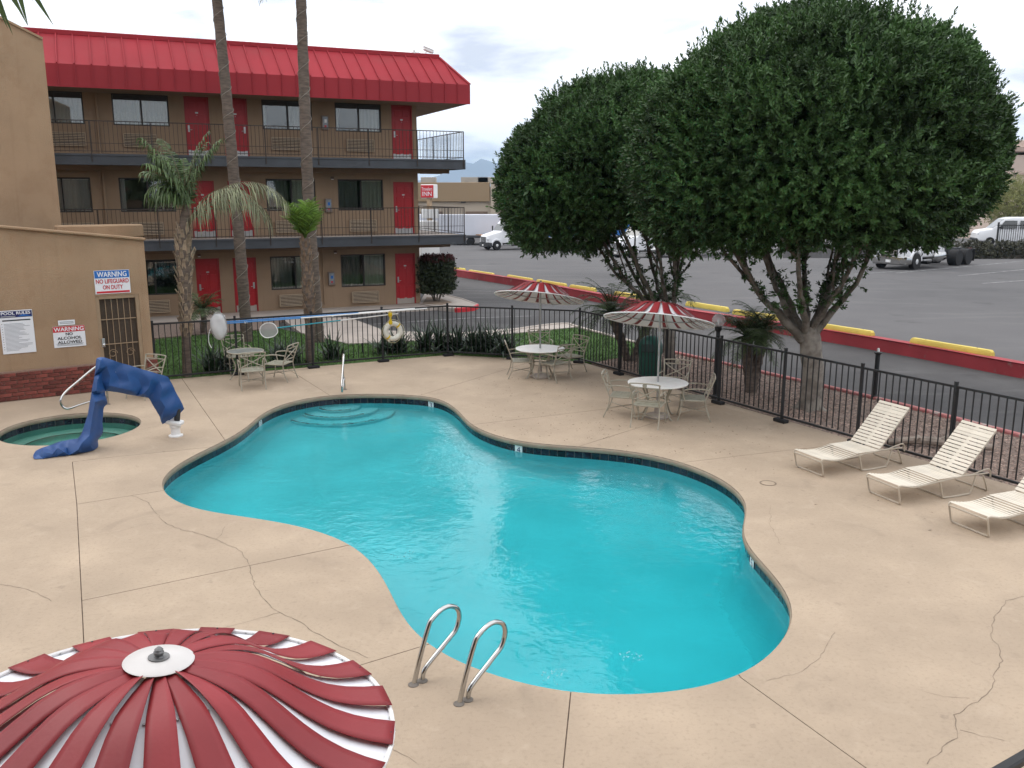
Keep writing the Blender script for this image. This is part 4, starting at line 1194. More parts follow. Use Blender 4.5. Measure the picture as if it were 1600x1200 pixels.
# ------------------------------------------------------------------ vegetation
rng = np.random.default_rng(5)
def unit(a): return a / np.maximum(1e-9, np.linalg.norm(a, axis=-1, keepdims=True))
def sprigs(base, axis, nleaf, L, W, spread, seed, slen=.16):
    """leaf quads round short twigs: base (n,3), axis (n,3)"""
    g = np.random.default_rng(seed); n = len(base)
    ax = unit(axis)
    ref = np.where(np.abs(ax[:, 2:3]) < .9, np.array([[0, 0, 1.]]), np.array([[1., 0, 0]]))
    e1 = unit(np.cross(ax, ref)); e2 = np.cross(ax, e1)
    k = np.arange(nleaf)
    th = k[None] * 2.4 + g.uniform(0, 6.28, (n, 1)) + g.normal(0, .3, (n, nleaf))
    al = (k[None] + .5) / nleaf * slen * g.uniform(.7, 1.2, (n, 1))
    rad = e1[:, None] * np.cos(th)[..., None] + e2[:, None] * np.sin(th)[..., None]
    sp_ = spread * g.uniform(.6, 1.3, (n, nleaf)) * (1.1 - .5 * k[None] / nleaf)
    d = unit(ax[:, None] * np.cos(sp_)[..., None] + rad * np.sin(sp_)[..., None])
    p = base[:, None] + ax[:, None] * al[..., None]
    ll = L * g.uniform(.7, 1.2, (n, nleaf, 1)); ww = W * g.uniform(.75, 1.2, (n, nleaf, 1))
    side = unit(np.cross(d, ax[:, None] + g.normal(0, .25, (n, nleaf, 3))))
    nor = np.cross(side, d)
    v = np.stack([p, p + d * ll * .5 + side * ww * .5 + nor * ww * .12, p + d * ll, p + d * ll * .5 - side * ww * .5 + nor * ww * .12], axis=2).reshape(-1, 3)
    q = np.arange(n * nleaf * 4).reshape(-1, 4)
    t = np.repeat(g.uniform(0, 1, n), nleaf) * .55 + g.uniform(0, 1, n * nleaf) * .45
    return v, q, t
CLT = {}
def crown_points(c, rad, n, seed, lump=.14, shell=(.80, 1.0), zcut=-.75, freq=2.3):
    g = np.random.default_rng(seed)
    d = unit(g.normal(0, 1, (int(n * 1.7), 3))); d = d[d[:, 2] > zcut][:n]
    cen = unit(np.random.default_rng(seed + 1).normal(0, 1, (64, 3)))
    best = (d @ cen.T).max(axis=1)                        # rounded lobes, creases between them
    lob = np.clip((best - .88) / .12, 0, 1)
    cen2 = unit(np.random.default_rng(seed + 2).normal(0, 1, (420, 3))); dd = d @ cen2.T; i2 = dd.argmax(axis=1); b2_ = dd.max(axis=1)
    lob2 = np.clip((b2_ - .985) / .015, 0, 1)
    r = 1 - lump + lump * 1.35 * np.sqrt(lob) + .085 * (np.sqrt(lob2) - .5)
    CLT[seed] = (np.random.default_rng(seed + 6).uniform(0, 1, 420)[i2] * .6 + lob2 * .4)  # random tint per clump, plus painted light tops and shaded creases
    s_ = shell[0] + (shell[1] - shell[0]) * g.uniform(0, 1, len(d)) ** .45
    p = np.array(c) + d * r[:, None] * s_[:, None] * np.array(rad)
    nrm = unit(d / np.array(rad))
    return p, nrm
def limb(mb, pts, r0, r1, n=8, wob=.03):
    q = spline(pts, 5)
    q = [p + Vector((random.uniform(-wob, wob), random.uniform(-wob, wob), 0)) * (0 if i in (0,) else 1) for i, p in enumerate(q)]
    N = len(q); mb.tube(q, [r0 + (r1 - r0) * (i / (N - 1)) ** .8 for i in range(N)], n)
def ficus(label, base, trunk_h, trunk_r, crowns, nlimb, seed, ns, fork=None):
    random.seed(seed)
    t = thing('ficus_tree', label, 'tree', base)
    b = Vector(base); tk = MB()
    fk = fork if fork else Vector((0, 0, trunk_h))
    limb(tk, [Vector((.02, 0, -.1)), Vector((.03, .02, trunk_h * .25)), Vector((-.02, -.02, trunk_h * .6)), fk], trunk_r * 1.05, trunk_r * .92, 14, .012)
    for k in range(5):
        a = k * 1.3 + .4; limb(tk, [Vector((math.cos(a) * trunk_r * 1.5, math.sin(a) * trunk_r * 1.5, -.06)), Vector((math.cos(a) * trunk_r * .75, math.sin(a) * trunk_r * .75, .12)), Vector((math.cos(a) * trunk_r * .3, math.sin(a) * trunk_r * .3, .7))], trunk_r * .3, trunk_r * .3, 8, .01)
    obj('trunk', tk, trunkm, t, 60)
    c0 = Vector(crowns[0][0]) - b
    R0 = crowns[0][1]
    limbs = MB()
    for k in range(nlimb):
        a = 2 * math.pi * k / nlimb + random.uniform(-.25, .25); rr = random.uniform(.45, .88)
        end = c0 + Vector((math.cos(a) * R0[0] * rr, math.sin(a) * R0[1] * rr, -R0[2] * random.uniform(.05, .45)))
        st = fk + Vector((math.cos(a) * trunk_r * .45, math.sin(a) * trunk_r * .45, -random.uniform(.0, .35)))
        mid = st.lerp(end, .45) + Vector((math.cos(a), math.sin(a), 0)) * random.uniform(-.05, .22) + Vector((0, 0, random.uniform(-.35, .0)))
        r0 = trunk_r * random.uniform(.26, .46) + .012
        limb(limbs, [st, st.lerp(mid, .5) + Vector((0, 0, .0)), mid, end], r0, .03, 8)
        for j in range(4):
            f = random.uniform(.3, .85); p = st.lerp(mid, f * 2) if f < .5 else mid.lerp(end, f * 2 - 1)
            e = end + Vector((random.uniform(-1, 1), random.uniform(-1, 1), random.uniform(-.2, .9)))
            limb(limbs, [p, p.lerp(e, .5) + Vector((random.uniform(-.15, .15), random.uniform(-.15, .15), .1)), e], r0 * .38, .012, 6)
    obj('limbs', limbs, barkm, t, 60)
    V, Q, T = [], [], []; off = 0
    Vi, Qi, Ti = [], [], []; offi = 0
    for ci, (c, rad, wgt) in enumerate(crowns):
        n = int(ns * wgt)
        p, nr = crown_points(Vector(c) - b, rad, n, seed + ci * 10, zcut=-.75 if ci == 0 else -.92)
        ax = nr + np.array([0, 0, .35]) + rng.normal(0, .35, nr.shape)
        # loose hanging twigs under the crown
        v, q, tt = sprigs(p, ax, 13, .105, .040, .95, seed + ci, .17)
        tt = tt * .5 + np.repeat(CLT[seed + ci * 10], 13) * .5
        V.append(v); Q.append(q + off); T.append(tt); off += len(v)
        n3 = int(n * .06)                                  # longer shoots that break the outline
        p, nr = crown_points(Vector(c) - b, rad, n3, seed + 40 + ci, shell=(.93, 1.03))
        v, q, tt = sprigs(p, nr * .8 + np.array([0, 0, .75]) + rng.normal(0, .3, nr.shape), 15, .10, .04, .8, seed + 41 + ci, .30)
        V.append(v); Q.append(q + off); T.append(tt * .6 + .4); off += len(v)
        n2 = int(n * .22)
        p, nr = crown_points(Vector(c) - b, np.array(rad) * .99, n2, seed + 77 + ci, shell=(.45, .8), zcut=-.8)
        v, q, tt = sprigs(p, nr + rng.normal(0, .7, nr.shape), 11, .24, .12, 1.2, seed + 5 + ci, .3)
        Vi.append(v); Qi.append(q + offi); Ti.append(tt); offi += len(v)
    # sparse twigs along the limbs below the crown
    g = np.random.default_rng(seed + 3); lv = np.array([v for v in limbs.v]); lv = lv[lv[:, 2] > fk.z + .35]
    pick = lv[g.integers(0, len(lv), int(ns * .10))]
    v, q, tt = sprigs(pick, g.normal(0, 1, pick.shape) + np.array([0, 0, .4]), 9, .10, .04, .9, seed + 9, .16)
    V.append(v); Q.append(q + off); T.append(tt)
    stuff(obj('crown', np_mesh('crown', np.concatenate(V), np.concatenate(Q), leafm, np.concatenate(T)), None, t))
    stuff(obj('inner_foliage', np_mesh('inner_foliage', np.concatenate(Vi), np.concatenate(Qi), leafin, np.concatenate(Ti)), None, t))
    return t
b2 = P(1265, 637); b2.z = -.02
c2 = D(1290, 205, b2.y + .3)
ficus('big ficus with a single pale trunk and broad dome crown at right', b2, 1.65, .235,
      [((c2.x - .2, c2.y, 5.38), (3.15, 3.2, 2.45), 1.0), ((c2.x - 2.15, c2.y - .2, 5.05), (1.75, 1.9, 1.85), .27), ((c2.x + 1.62, c2.y - .1, 5.12), (1.60, 1.9, 1.75), .27), ((c2.x + .1, c2.y - 1.0, 4.62), (2.1, 1.8, 1.2), .2)], 9, 21, 14500, Vector((-.15, 0, 1.75)))
b1 = P(1046, 574); b1.z = -.02
c1 = D(925, 258, b1.y + .4)
ficus('shorter multi stemmed ficus behind the nearer table parasol', b1, .75, .15,
      [((c1.x + .9, c1.y, 5.18), (2.55, 2.4, 2.0), 1.0), ((c1.x - .78, c1.y - .2, 4.55), (1.50, 1.6, 1.65), .36)], 9, 33, 9500, Vector((-.05, 0, 1.35)))

# palms --------------------------------------------------------------
def frond(V, Q, T, base, az, el, L, droop, leaf, n, hang=.5, width=.028, seed=0, stem=None, twist=0.0):
    """arched rachis with two rows of leaflets"""
    g = np.random.default_rng(seed)
    p = np.array(base, float); e = el; pts = [p.copy()]; dirs = []
    steps = 16
    for i in range(steps):
        d = np.array([math.cos(e) * math.sin(az), math.cos(e) * math.cos(az), math.sin(e)]); dirs.append(d)
        p = p + d * L / steps; pts.append(p.copy()); e -= droop / steps * (0.4 + 1.2 * i / steps)
    dirs.append(dirs[-1])
    if stem is not None: stem.tube([Vector(q) for q in pts], [max(.004, .022 * (1 - i / steps)) for i in range(steps + 1)], 5)
    for i in range(n):
        f = .12 + .88 * i / (n - 1); x = f * steps; k = min(int(x), steps - 1); fr = x - k
        c = pts[k] * (1 - fr) + pts[k + 1] * fr; d = dirs[k]
        sd_ = np.cross(d, [0, 0, 1.]); sd_ /= max(1e-6, np.linalg.norm(sd_)); up = np.cross(sd_, d)
        ll = leaf * (.55 + .45 * math.sin(math.pi * min(1, f * .9 + .12))) * g.uniform(.6, 1.2)
        for s in (-1, 1):
            a = sd_ * s * g.uniform(.75, 1.0) + d * g.uniform(.35, .75) + up * g.uniform(-.1, .35)
            a /= np.linalg.norm(a)
            q0 = c; q1 = c + a * ll * .5 + np.array([0, 0, -hang * ll * .13]); b_ = a + np.array([0, 0, -hang * g.uniform(.8, 1.3)]); b_ /= np.linalg.norm(b_)
            q2 = q1 + b_ * ll * .5
            w = np.cross(a, up + g.normal(0, .3, 3)); w /= max(1e-6, np.linalg.norm(w)); w *= width * .5
            o = len(V)
            V.extend([q0 - w * .5, q0 + w * .5, q1 + w, q1 - w, q2 + w * .15, q2 - w * .15])
            Q.append((o, o + 1, o + 2, o + 3)); Q.append((o + 3, o + 2, o + 4, o + 5)); tt = g.uniform(0, 1); T.extend([tt, tt])
def trunk_pts(px_pts, Y):
    return [D(u, v, Y) for u, v in px_pts]
def palm_trunk(t, pts, r, mat=palmtrunk, n=16, rings=True):
    q = spline(pts, 14); N = len(q)
    rs = []
    for i in range(N):
        rr = r[0] + (r[1] - r[0]) * i / (N - 1)
        if rings: rr *= 1 + .035 * math.sin(i * 2.1) + random.uniform(-.02, .02)
        rs.append(rr)
    mb = MB().tube(q, rs, n); return obj('trunk', mb, mat, t, 60), q, rs
def wire(t, q, rs, turns, seed):
    random.seed(seed); N = len(q); pts = []
    for k in range(turns * 14):
        f = k / (turns * 14) * (N - 1); i = int(f); fr = f - i
        c = q[i].lerp(q[min(i + 1, N - 1)], fr); a = k / 14 * 2 * math.pi
        rr = rs[i] + .012; pts.append(c + Vector((math.cos(a) * rr, math.sin(a) * rr, 0)))
    obj('light_string', MB().tube(pts, .008, 5), M('wire_pale', (.28, .25, .21), .7, .1, 6), t)
def boots(t, q, rs, z0, z1, n, seed, sc=1.0, mat=bootm):
    random.seed(seed)
    me = MB().loft([[(-.05, 0, 0), (.05, 0, 0), (.05, .025, 0), (-.05, .025, 0)], [(-.045, -.03, .12), (.045, -.03, .12), (.04, .0, .12), (-.04, .0, .12)], [(-.02, -.075, .24), (.03, -.07, .25), (.02, -.05, .25), (-.02, -.055, .24)]]).mesh('boot', mat, 0)
    for k in range(n):
        z = z0 + (z1 - z0) * k / n; i = min(range(len(q)), key=lambda j: abs(q[j].z - z)); a = k * 2.4
        o = obj('boot', me, None, t, loc=q[i] + Vector((math.cos(a) * rs[i] * .92, math.sin(a) * rs[i] * .92, 0)), rot=(random.uniform(-.15, .15), random.uniform(-.15, .15), a + R(90)))
        s = sc * random.uniform(.75, 1.2); o.scale = (s, s, s * random.uniform(.9, 1.3))
def palm_thing(label, base): 
    t = thing('palm_tree', label, 'palm', base); return t
def local(q, b): return [p - Vector(b) for p in q]
# two tall bare trunks that leave the frame at the top
for lab, px, (r0, r1), sd_ in (('tall slim palm trunk wound with light wire, left of the pair', [(386, 533), (376, 400), (363, 250), (352, 130), (338, -10), (326, -120)], (.175, .135), 3),
                           ('tall straight palm trunk wound with light wire, right of the pair', [(498, 534), (489, 420), (481, 290), (475, 130), (470, -10), (466, -120)], (.19, .135), 4)):
    Y = P(*px[0]).y; q = trunk_pts(px, Y); b = q[0].copy(); b.z = -.02
    t = palm_thing(lab, b); random.seed(sd_)
    q[0].z = -.1
    _, qq, rs = palm_trunk(t, local(q, b), (r0, r1))
    wire(t, qq, rs, 17, sd_)
    V, Q, T = [], [], []; st = MB(); top = qq[-1]
    for k in range(22): frond(V, Q, T, top, k * 2.4, R(random.uniform(-25, 65)), random.uniform(2.0, 2.6), R(80), .7, 26, .5, .04, sd_ * 50 + k, st)
    stuff(obj('crown', np_mesh('crown', V, Q, palmleaf, T), None, t)); obj('stems', st, palmpale, t)
# shaggy palm by the fence
b = P(292, 588); Y = b.y
q = trunk_pts([(292, 588), (291, 520), (289, 440), (287, 372), (291, 318)], Y); q[0].z = -.1
t = palm_thing('shaggy queen palm with pale torn bark and one long drooping frond over the doors', (b.x, b.y, 0)); ql = local(q, (b.x, b.y, 0))
random.seed(5)
qs = spline(ql, 12); N = len(qs)
rs = [.112 + .075 * max(0, math.sin(min(1, max(0, (i / N - .38) / .45)) * math.pi)) for i in range(N)]
rs = [r if i < N * .86 else r * (1 - .55 * (i - N * .86) / (N * .14)) for i, r in enumerate(rs)]
obj('trunk', MB().tube(qs, rs, 14), palmtrunk, t, 60)
boots(t, qs, rs, .95, 3.55, 120, 6, .95)
top = qs[-1]; g = random.Random(8)
V, Q, T = [], [], []; st = MB()
for k in range(11): frond(V, Q, T, top + Vector((0, 0, -.15)), R(-75) + R(g.uniform(-70, 70)), R(g.uniform(68, 88)), g.uniform(1.2, 1.9), R(g.uniform(25, 75)), .52, 46, 1.9, .034, 100 + k, st)
for k in range(4): frond(V, Q, T, top, R(g.uniform(30, 100)), R(g.uniform(72, 84)), g.uniform(1.5, 1.9), R(40), .42, 40, 1.6, .03, 140 + k, st)
for k in range(5): frond(V, Q, T, top, R(-90 + g.uniform(-60, 60)), R(g.uniform(55, 70)), g.uniform(.9, 1.2), R(150), .55, 36, 2.2, .034, 160 + k, st)
stuff(obj('crown', np_mesh('crown', V, Q, palmleaf, T), None, t)); obj('stems', st, M('palm_stem', (.12, .10, .05), .6, .2, 5), t)
V, Q, T = [], [], []; st = MB()
for k, (az, el, L, dr) in enumerate(((88, 58, 2.95, 128), (97, 66, 2.6, 172), (84, 55, 2.5, 150))):
    frond(V, Q, T, top + Vector((0, 0, -.55)), R(az), R(el), L, R(dr), .78, 56, 2.6, .026, 200 + k, st)
stuff(obj('drooping_fronds', np_mesh('drooping_fronds', V, Q, palmpale, T), None, t)); obj('stems', st, M('palm_stem', (.12, .10, .05), .6, .2, 5), t)
# young palm with bright fan of leaves
b = P(485, 567); Y = b.y
q = trunk_pts([(484, 567), (484, 500), (480, 430), (477, 372)], Y); q[0].z = -.1
t = palm_thing('young palm with rough trunk and short bright green tuft', (b.x, b.y, 0)); ql = local(q, (b.x, b.y, 0))
qs = spline(ql, 12); N = len(qs); rs = [.115 + .02 * math.sin(i / N * 3.1) for i in range(N)]
obj('trunk', MB().tube(qs, rs, 12), palmtrunk, t, 60)
boots(t, qs, rs, .9, 3.2, 84, 9, .8, M('palm_boot_brown', (.23, .16, .11), .9, .35, 7, .6, 25, rnd=.3))
V, Q, T = [], [], []; st = MB(); g = random.Random(4); top = qs[-1]
for k in range(15): frond(V, Q, T, top, R(g.uniform(-170, 170)), R(g.uniform(58, 88)), g.uniform(.65, 1.05), R(g.uniform(10, 45)), .42, 22, .15, .035, 300 + k, st)
stuff(obj('crown', np_mesh('crown', V, Q, palmgreen, T), None, t)); obj('stems', st, palmgreen, t)
# small dark palm in front of the ground floor doors
b = P(318, 520)
t = palm_thing('small dusky palm in the gravel below the ground floor red door', (b.x, b.y, 0))
obj('trunk', MB().tube([(0, 0, -.05), (.05, 0, .4), (.02, 0, .75)], [.09, .1, .08], 10), palmtrunk, t, 60)
V, Q, T = [], [], []; st = MB(); g = random.Random(14)
for k in range(18): frond(V, Q, T, (.02, 0, .75), k * 2.4, R(g.uniform(5, 75)), g.uniform(.7, .95), R(g.uniform(50, 100)), .26, 26, .4, .02, 340 + k, st)
stuff(obj('crown', np_mesh('crown', V, Q, pygmyleaf, T), None, t)); obj('stems', st, pygmyleaf, t)
# pygmy date palms in the gravel bed
def pygmy(label, base, stems, L, n, seed):
    t = palm_thing(label, base); g = random.Random(seed); V, Q, T = [], [], []; st = MB()
    for (dx, dy, h) in stems:
        q = spline([Vector((dx * .08, 0, -.08)), Vector((dx * .55, dy * .5, h * .5)), Vector((dx, dy, h))], 8); N = len(q)
        rs = [.10 + .05 * (i / N) + .012 * (-1) ** i for i in range(N)]
        obj('trunk', MB().tube(q, rs, 10), palmtrunk, t, 60)
        boots(t, q, rs, .1, h - .05, 34, seed, .42, M('pygmy_boot', (.085, .062, .05), .95, .3, 9, rnd=.3))
        for k in range(n): frond(V, Q, T, q[-1], k * 2.4 + g.uniform(-.2, .2), R(g.uniform(-15, 78)), L * g.uniform(.8, 1.1), R(g.uniform(60, 120)), .24, 40, .5, .014, seed * 90 + k + int(dx * 10), st)
    stuff(obj('crown', np_mesh('crown', V, Q, pygmyleaf, T), None, t)); obj('stems', st, pygmyleaf, t)
b = P(985, 563); b.z = -.02
pygmy('twin trunk pygmy palm beside the green bin and shorter ficus', b, ((-.55, .0, 1.35), (.62, .05, 1.45)), 1.3, 32, 4)
b = P(1173, 612); b.z = -.02
pygmy('pygmy palm between the globe lamp and the big ficus trunk', b, ((-.16, 0, 1.30), (.22, .1, 1.38)), 1.0, 24, 6)

# strap leaved clumps behind the fence
def clump(label, base, n, L, seed, w=.055):
    g = np.random.default_rng(seed); mbv, mbq, tt = [], [], []
    for k in range(n):
        az = g.uniform(0, 6.283); el = g.uniform(R(35), R(88)); l = L * g.uniform(.6, 1.1); p = np.array([g.normal(0, .09), g.normal(0, .09), 0]); e = el; o = len(mbv); t_ = g.uniform(0, 1)
        side = np.array([math.cos(az), -math.sin(az), 0]); st_ = 7; dr = g.uniform(R(15), R(95))
        for i in range(st_ + 1):
            ww = w * .5 * (1 - (i / st_) ** 2.2) + .002
            mbv.append(p - side * ww); mbv.append(p + side * ww)
            p = p + np.array([math.cos(e) * math.sin(az), math.cos(e) * math.cos(az), math.sin(e)]) * l / st_; e -= dr / st_
        for i in range(st_): mbq.append((o + 2 * i, o + 2 * i + 1, o + 2 * i + 3, o + 2 * i + 2)); tt.append(t_)
    t = thing('strap_leaf_plant', label, 'plant', base, 0, 'strap leaved plants along the back of the fence')
    obj('leaves', np_mesh('leaves', mbv, mbq, strapleaf, tt), None, t)
    obj('root_crown', MB().lathe([(.16, -.04), (.15, .04), (.08, .10), (0, .12)], 10), strapleaf, t)
CL = [((330, 582), 'strap leaved clump left of the small glass table, beside the shaggy palm'), ((352, 577), 'strap leaved clump behind the small glass table'), ((437, 571), 'strap leaved clump right behind the armchair that stands sideways'),
      ((452, 569), 'strap leaved clump just left of the young palm trunk'), ((520, 562), 'dark strap leaved clump right of the young palm trunk'), ((600, 553), 'strap leaved clump below the white life ring'),
      ((622, 552), 'strap leaved clump just right of the life ring'), ((662, 549), 'leftmost clump of the dense strap leaved row by the fence bend'), ((690, 549), 'second clump of the dense strap leaved row'), ((716, 550), 'third clump of the dense strap leaved row'),
      ((742, 552), 'fourth clump of the dense strap leaved row'), ((766, 553), 'fifth clump of the dense strap leaved row'), ((788, 556), 'rightmost clump of the dense strap leaved row near the farther table')]
for k, (px, lab) in enumerate(CL):
    b = P(*px); b.z = -.005; b.y += .10; clump(lab, b, 74 if k < 7 else 90, .86 if k < 7 else 1.08, 500 + k)
# leafy bush with red new growth at the building corner
b = P(682, 470, .06)
bt_ = thing('hedge_bush', 'dark leafy bush with reddish top at the building corner', 'bush', b)
st = MB(); random.seed(3)
for k in range(9):
    a = k * .7; st.tube([(math.cos(a) * .08, math.sin(a) * .08, -.05), (math.cos(a) * .3, math.sin(a) * .3, .5), (math.cos(a) * .55, math.sin(a) * .5, 1.1)], [.025, .02, .01], 5)
obj('stems', st, barkm, bt_)
g = np.random.default_rng(3); p = g.uniform(-1, 1, (2600, 3)) * np.array([.80, .8, .72]); p[:, 2] += 1.05
kk = (np.abs(p[:, 0] / .80) ** 4 + np.abs(p[:, 1] / .8) ** 4 + np.abs((p[:, 2] - 1.05) / .74) ** 6) < 1; p = p[kk]
v, q, tt = sprigs(p, g.normal(0, 1, p.shape) + np.array([0, 0, .3]), 9, .09, .05, 1.0, 3, .12)
stuff(obj('foliage', np_mesh('foliage', v, q, bushleaf, tt), None, bt_))
p = p[p[:, 2] > 1.52]; v, q, tt = sprigs(p + np.array([0, 0, .08]), g.normal(0, .5, p.shape) + np.array([0, 0, 1]), 7, .09, .045, .8, 4, .12)
stuff(obj('red_growth', np_mesh('red_growth', v, q, bushtop, tt), None, bt_))

# grass blades on the lawn
g = np.random.default_rng(9)
lx = [p[0] for p in lawn_poly]; ly = [p[1] for p in lawn_poly]
pts = []
while len(pts) < 30000:
    x = g.uniform(min(lx), max(lx), 4000); y = g.uniform(min(ly), max(ly), 4000)
    pts += [(a, b_) for a, b_ in zip(x, y) if in_poly(a, b_, lawn_poly)]
pp = np.array(pts[:30000]); n = len(pp); az = g.uniform(0, 6.28, n); h = g.uniform(.03, .065, n); w = .008
base = np.c_[pp, np.full(n, -.006)]; sd_ = np.c_[np.cos(az), np.sin(az), np.zeros(n)] * w; lean = np.c_[g.normal(0, .02, n), g.normal(0, .02, n), h]
V = np.stack([base - sd_, base + sd_, base + sd_ * .3 + lean, base - sd_ * .3 + lean], 1).reshape(-1, 3)
stuff(obj('grass', np_mesh('grass', V, np.arange(n * 4).reshape(-1, 4), bladem, g.uniform(0, 1, n)), None), 'short mown green lawn behind the fence', 'grass')
# pebbles in the gravel bed
bx = [p[0] for p in bed]; by = [p[1] for p in bed]; pts = []
while len(pts) < 15000:
    x = g.uniform(min(bx), max(bx), 4000); y = g.uniform(min(by), max(by), 4000); pts += [(a, b_) for a, b_ in zip(x, y) if in_poly(a, b_, bed)]
pp = np.array(pts[:15000]); n = len(pp)
octv = np.array([[1, 0, 0], [0, 1, 0], [-1, 0, 0], [0, -1, 0], [0, 0, 1], [0, 0, -.6]], float)
s_ = g.uniform(.012, .034, (n, 1, 1)) * g.uniform(.7, 1.3, (n, 6, 1)) * np.array([1, 1, .75]); rot = g.uniform(0, 6.28, n)
ov = octv[None] * s_; cx, sx = np.cos(rot)[:, None], np.sin(rot)[:, None]
ov = np.stack([ov[..., 0] * cx - ov[..., 1] * sx, ov[..., 0] * sx + ov[..., 1] * cx, ov[..., 2]], -1) + np.c_[pp, np.full(n, -.016)][:, None]
tri = np.array([[0, 1, 4, 4], [1, 2, 4, 4], [2, 3, 4, 4], [3, 0, 4, 4]])
tri = np.array([[0, 1, 4], [1, 2, 4], [2, 3, 4], [3, 0, 4]])
me = bpy.data.meshes.new('pebbles'); fs = (np.arange(n)[:, None, None] * 6 + tri[None]).reshape(-1, 3)
me.vertices.add(n * 6); me.vertices.foreach_set('co', ov.astype(np.float32).ravel()); me.loops.add(len(fs) * 3); me.loops.foreach_set('vertex_index', fs.astype(np.int32).ravel())
me.polygons.add(len(fs)); me.polygons.foreach_set('loop_start', (np.arange(len(fs)) * 3).astype(np.int32))
at = me.attributes.new('tint', 'FLOAT', 'FACE'); at.data.foreach_set('value', np.repeat(g.uniform(0, 1, n), 4).astype(np.float32)); me.update(calc_edges=True); me.materials.append(pebblem)
stuff(obj('pebbles', me, None), 'reddish brown gravel covering the planting bed behind the fence', 'gravel')
# fallen leaves on the deck, thick near the two parasol tables
V = []; T = []
for (u0, u1, v0, v1, n) in ((745, 960, 585, 690, 190), (900, 1130, 640, 710, 90), (1130, 1240, 640, 740, 40), (620, 760, 575, 640, 14), (1250, 1560, 690, 860, 16)):
    for _ in range(n):
        c = P(g.uniform(u0, u1), g.uniform(v0, v1))
        if in_poly(c.x, c.y, pool2) or not in_poly(c.x, c.y, [tuple(q) for q in DECK]): continue
        a = g.uniform(0, 6.28); d = np.array([math.cos(a), math.sin(a), 0]); s = np.array([-d[1], d[0], 0]); l = g.uniform(.03, .06); w = l * .3; b_ = np.array([c.x, c.y, .004])
        V += [b_ - d * l / 2, b_ + s * w / 2 + [0, 0, .006], b_ + d * l / 2 + [0, 0, g.uniform(0, .012)], b_ - s * w / 2 + [0, 0, .005]]; T.append(g.uniform(0, 1))
stuff(obj('fallen_leaves', np_mesh('fallen_leaves', V, np.arange(len(V)).reshape(-1, 4), M('dry_leaf', (.10, .06, .035), .8, .3, 5, tint=.5), T), None), 'scattered dry brown leaves on the deck near the tables', 'leaves')
# dark frond tips hanging into the top left corner from a palm above
pt = D(-30, -60, 7.0)
t = thing('palm_frond', 'dark hanging palm leaf tips in the top left corner', 'palm frond', pt)
V, Q, T = [], [], []
for k in range(7):
    a = (random.uniform(-.03, .25), random.uniform(-.2, .2)); o = len(V); L = random.uniform(.3, .52); dx = random.uniform(.05, .34)
    V += [(a[0], a[1], .1), (a[0] + .03, a[1], .1), (a[0] + dx * .6 + .02, a[1], -L * .55), (a[0] + dx * .6 - .02, a[1], -L * .55), (a[0] + dx + .002, a[1], -L), (a[0] + dx, a[1], -L)]
    Q += [(o, o + 1, o + 2, o + 3), (o + 3, o + 2, o + 4, o + 5)]; T += [.5, .5]
obj('leaflets', np_mesh('leaflets', V, Q, palmleaf, T), None, t)
obj('stem', MB().tube([(-1.5, .3, .8), (-.6, .1, .5), (.0, 0, .12), (.25, 0, .10)], [.02, .016, .012, .006], 6), palmleaf, t)
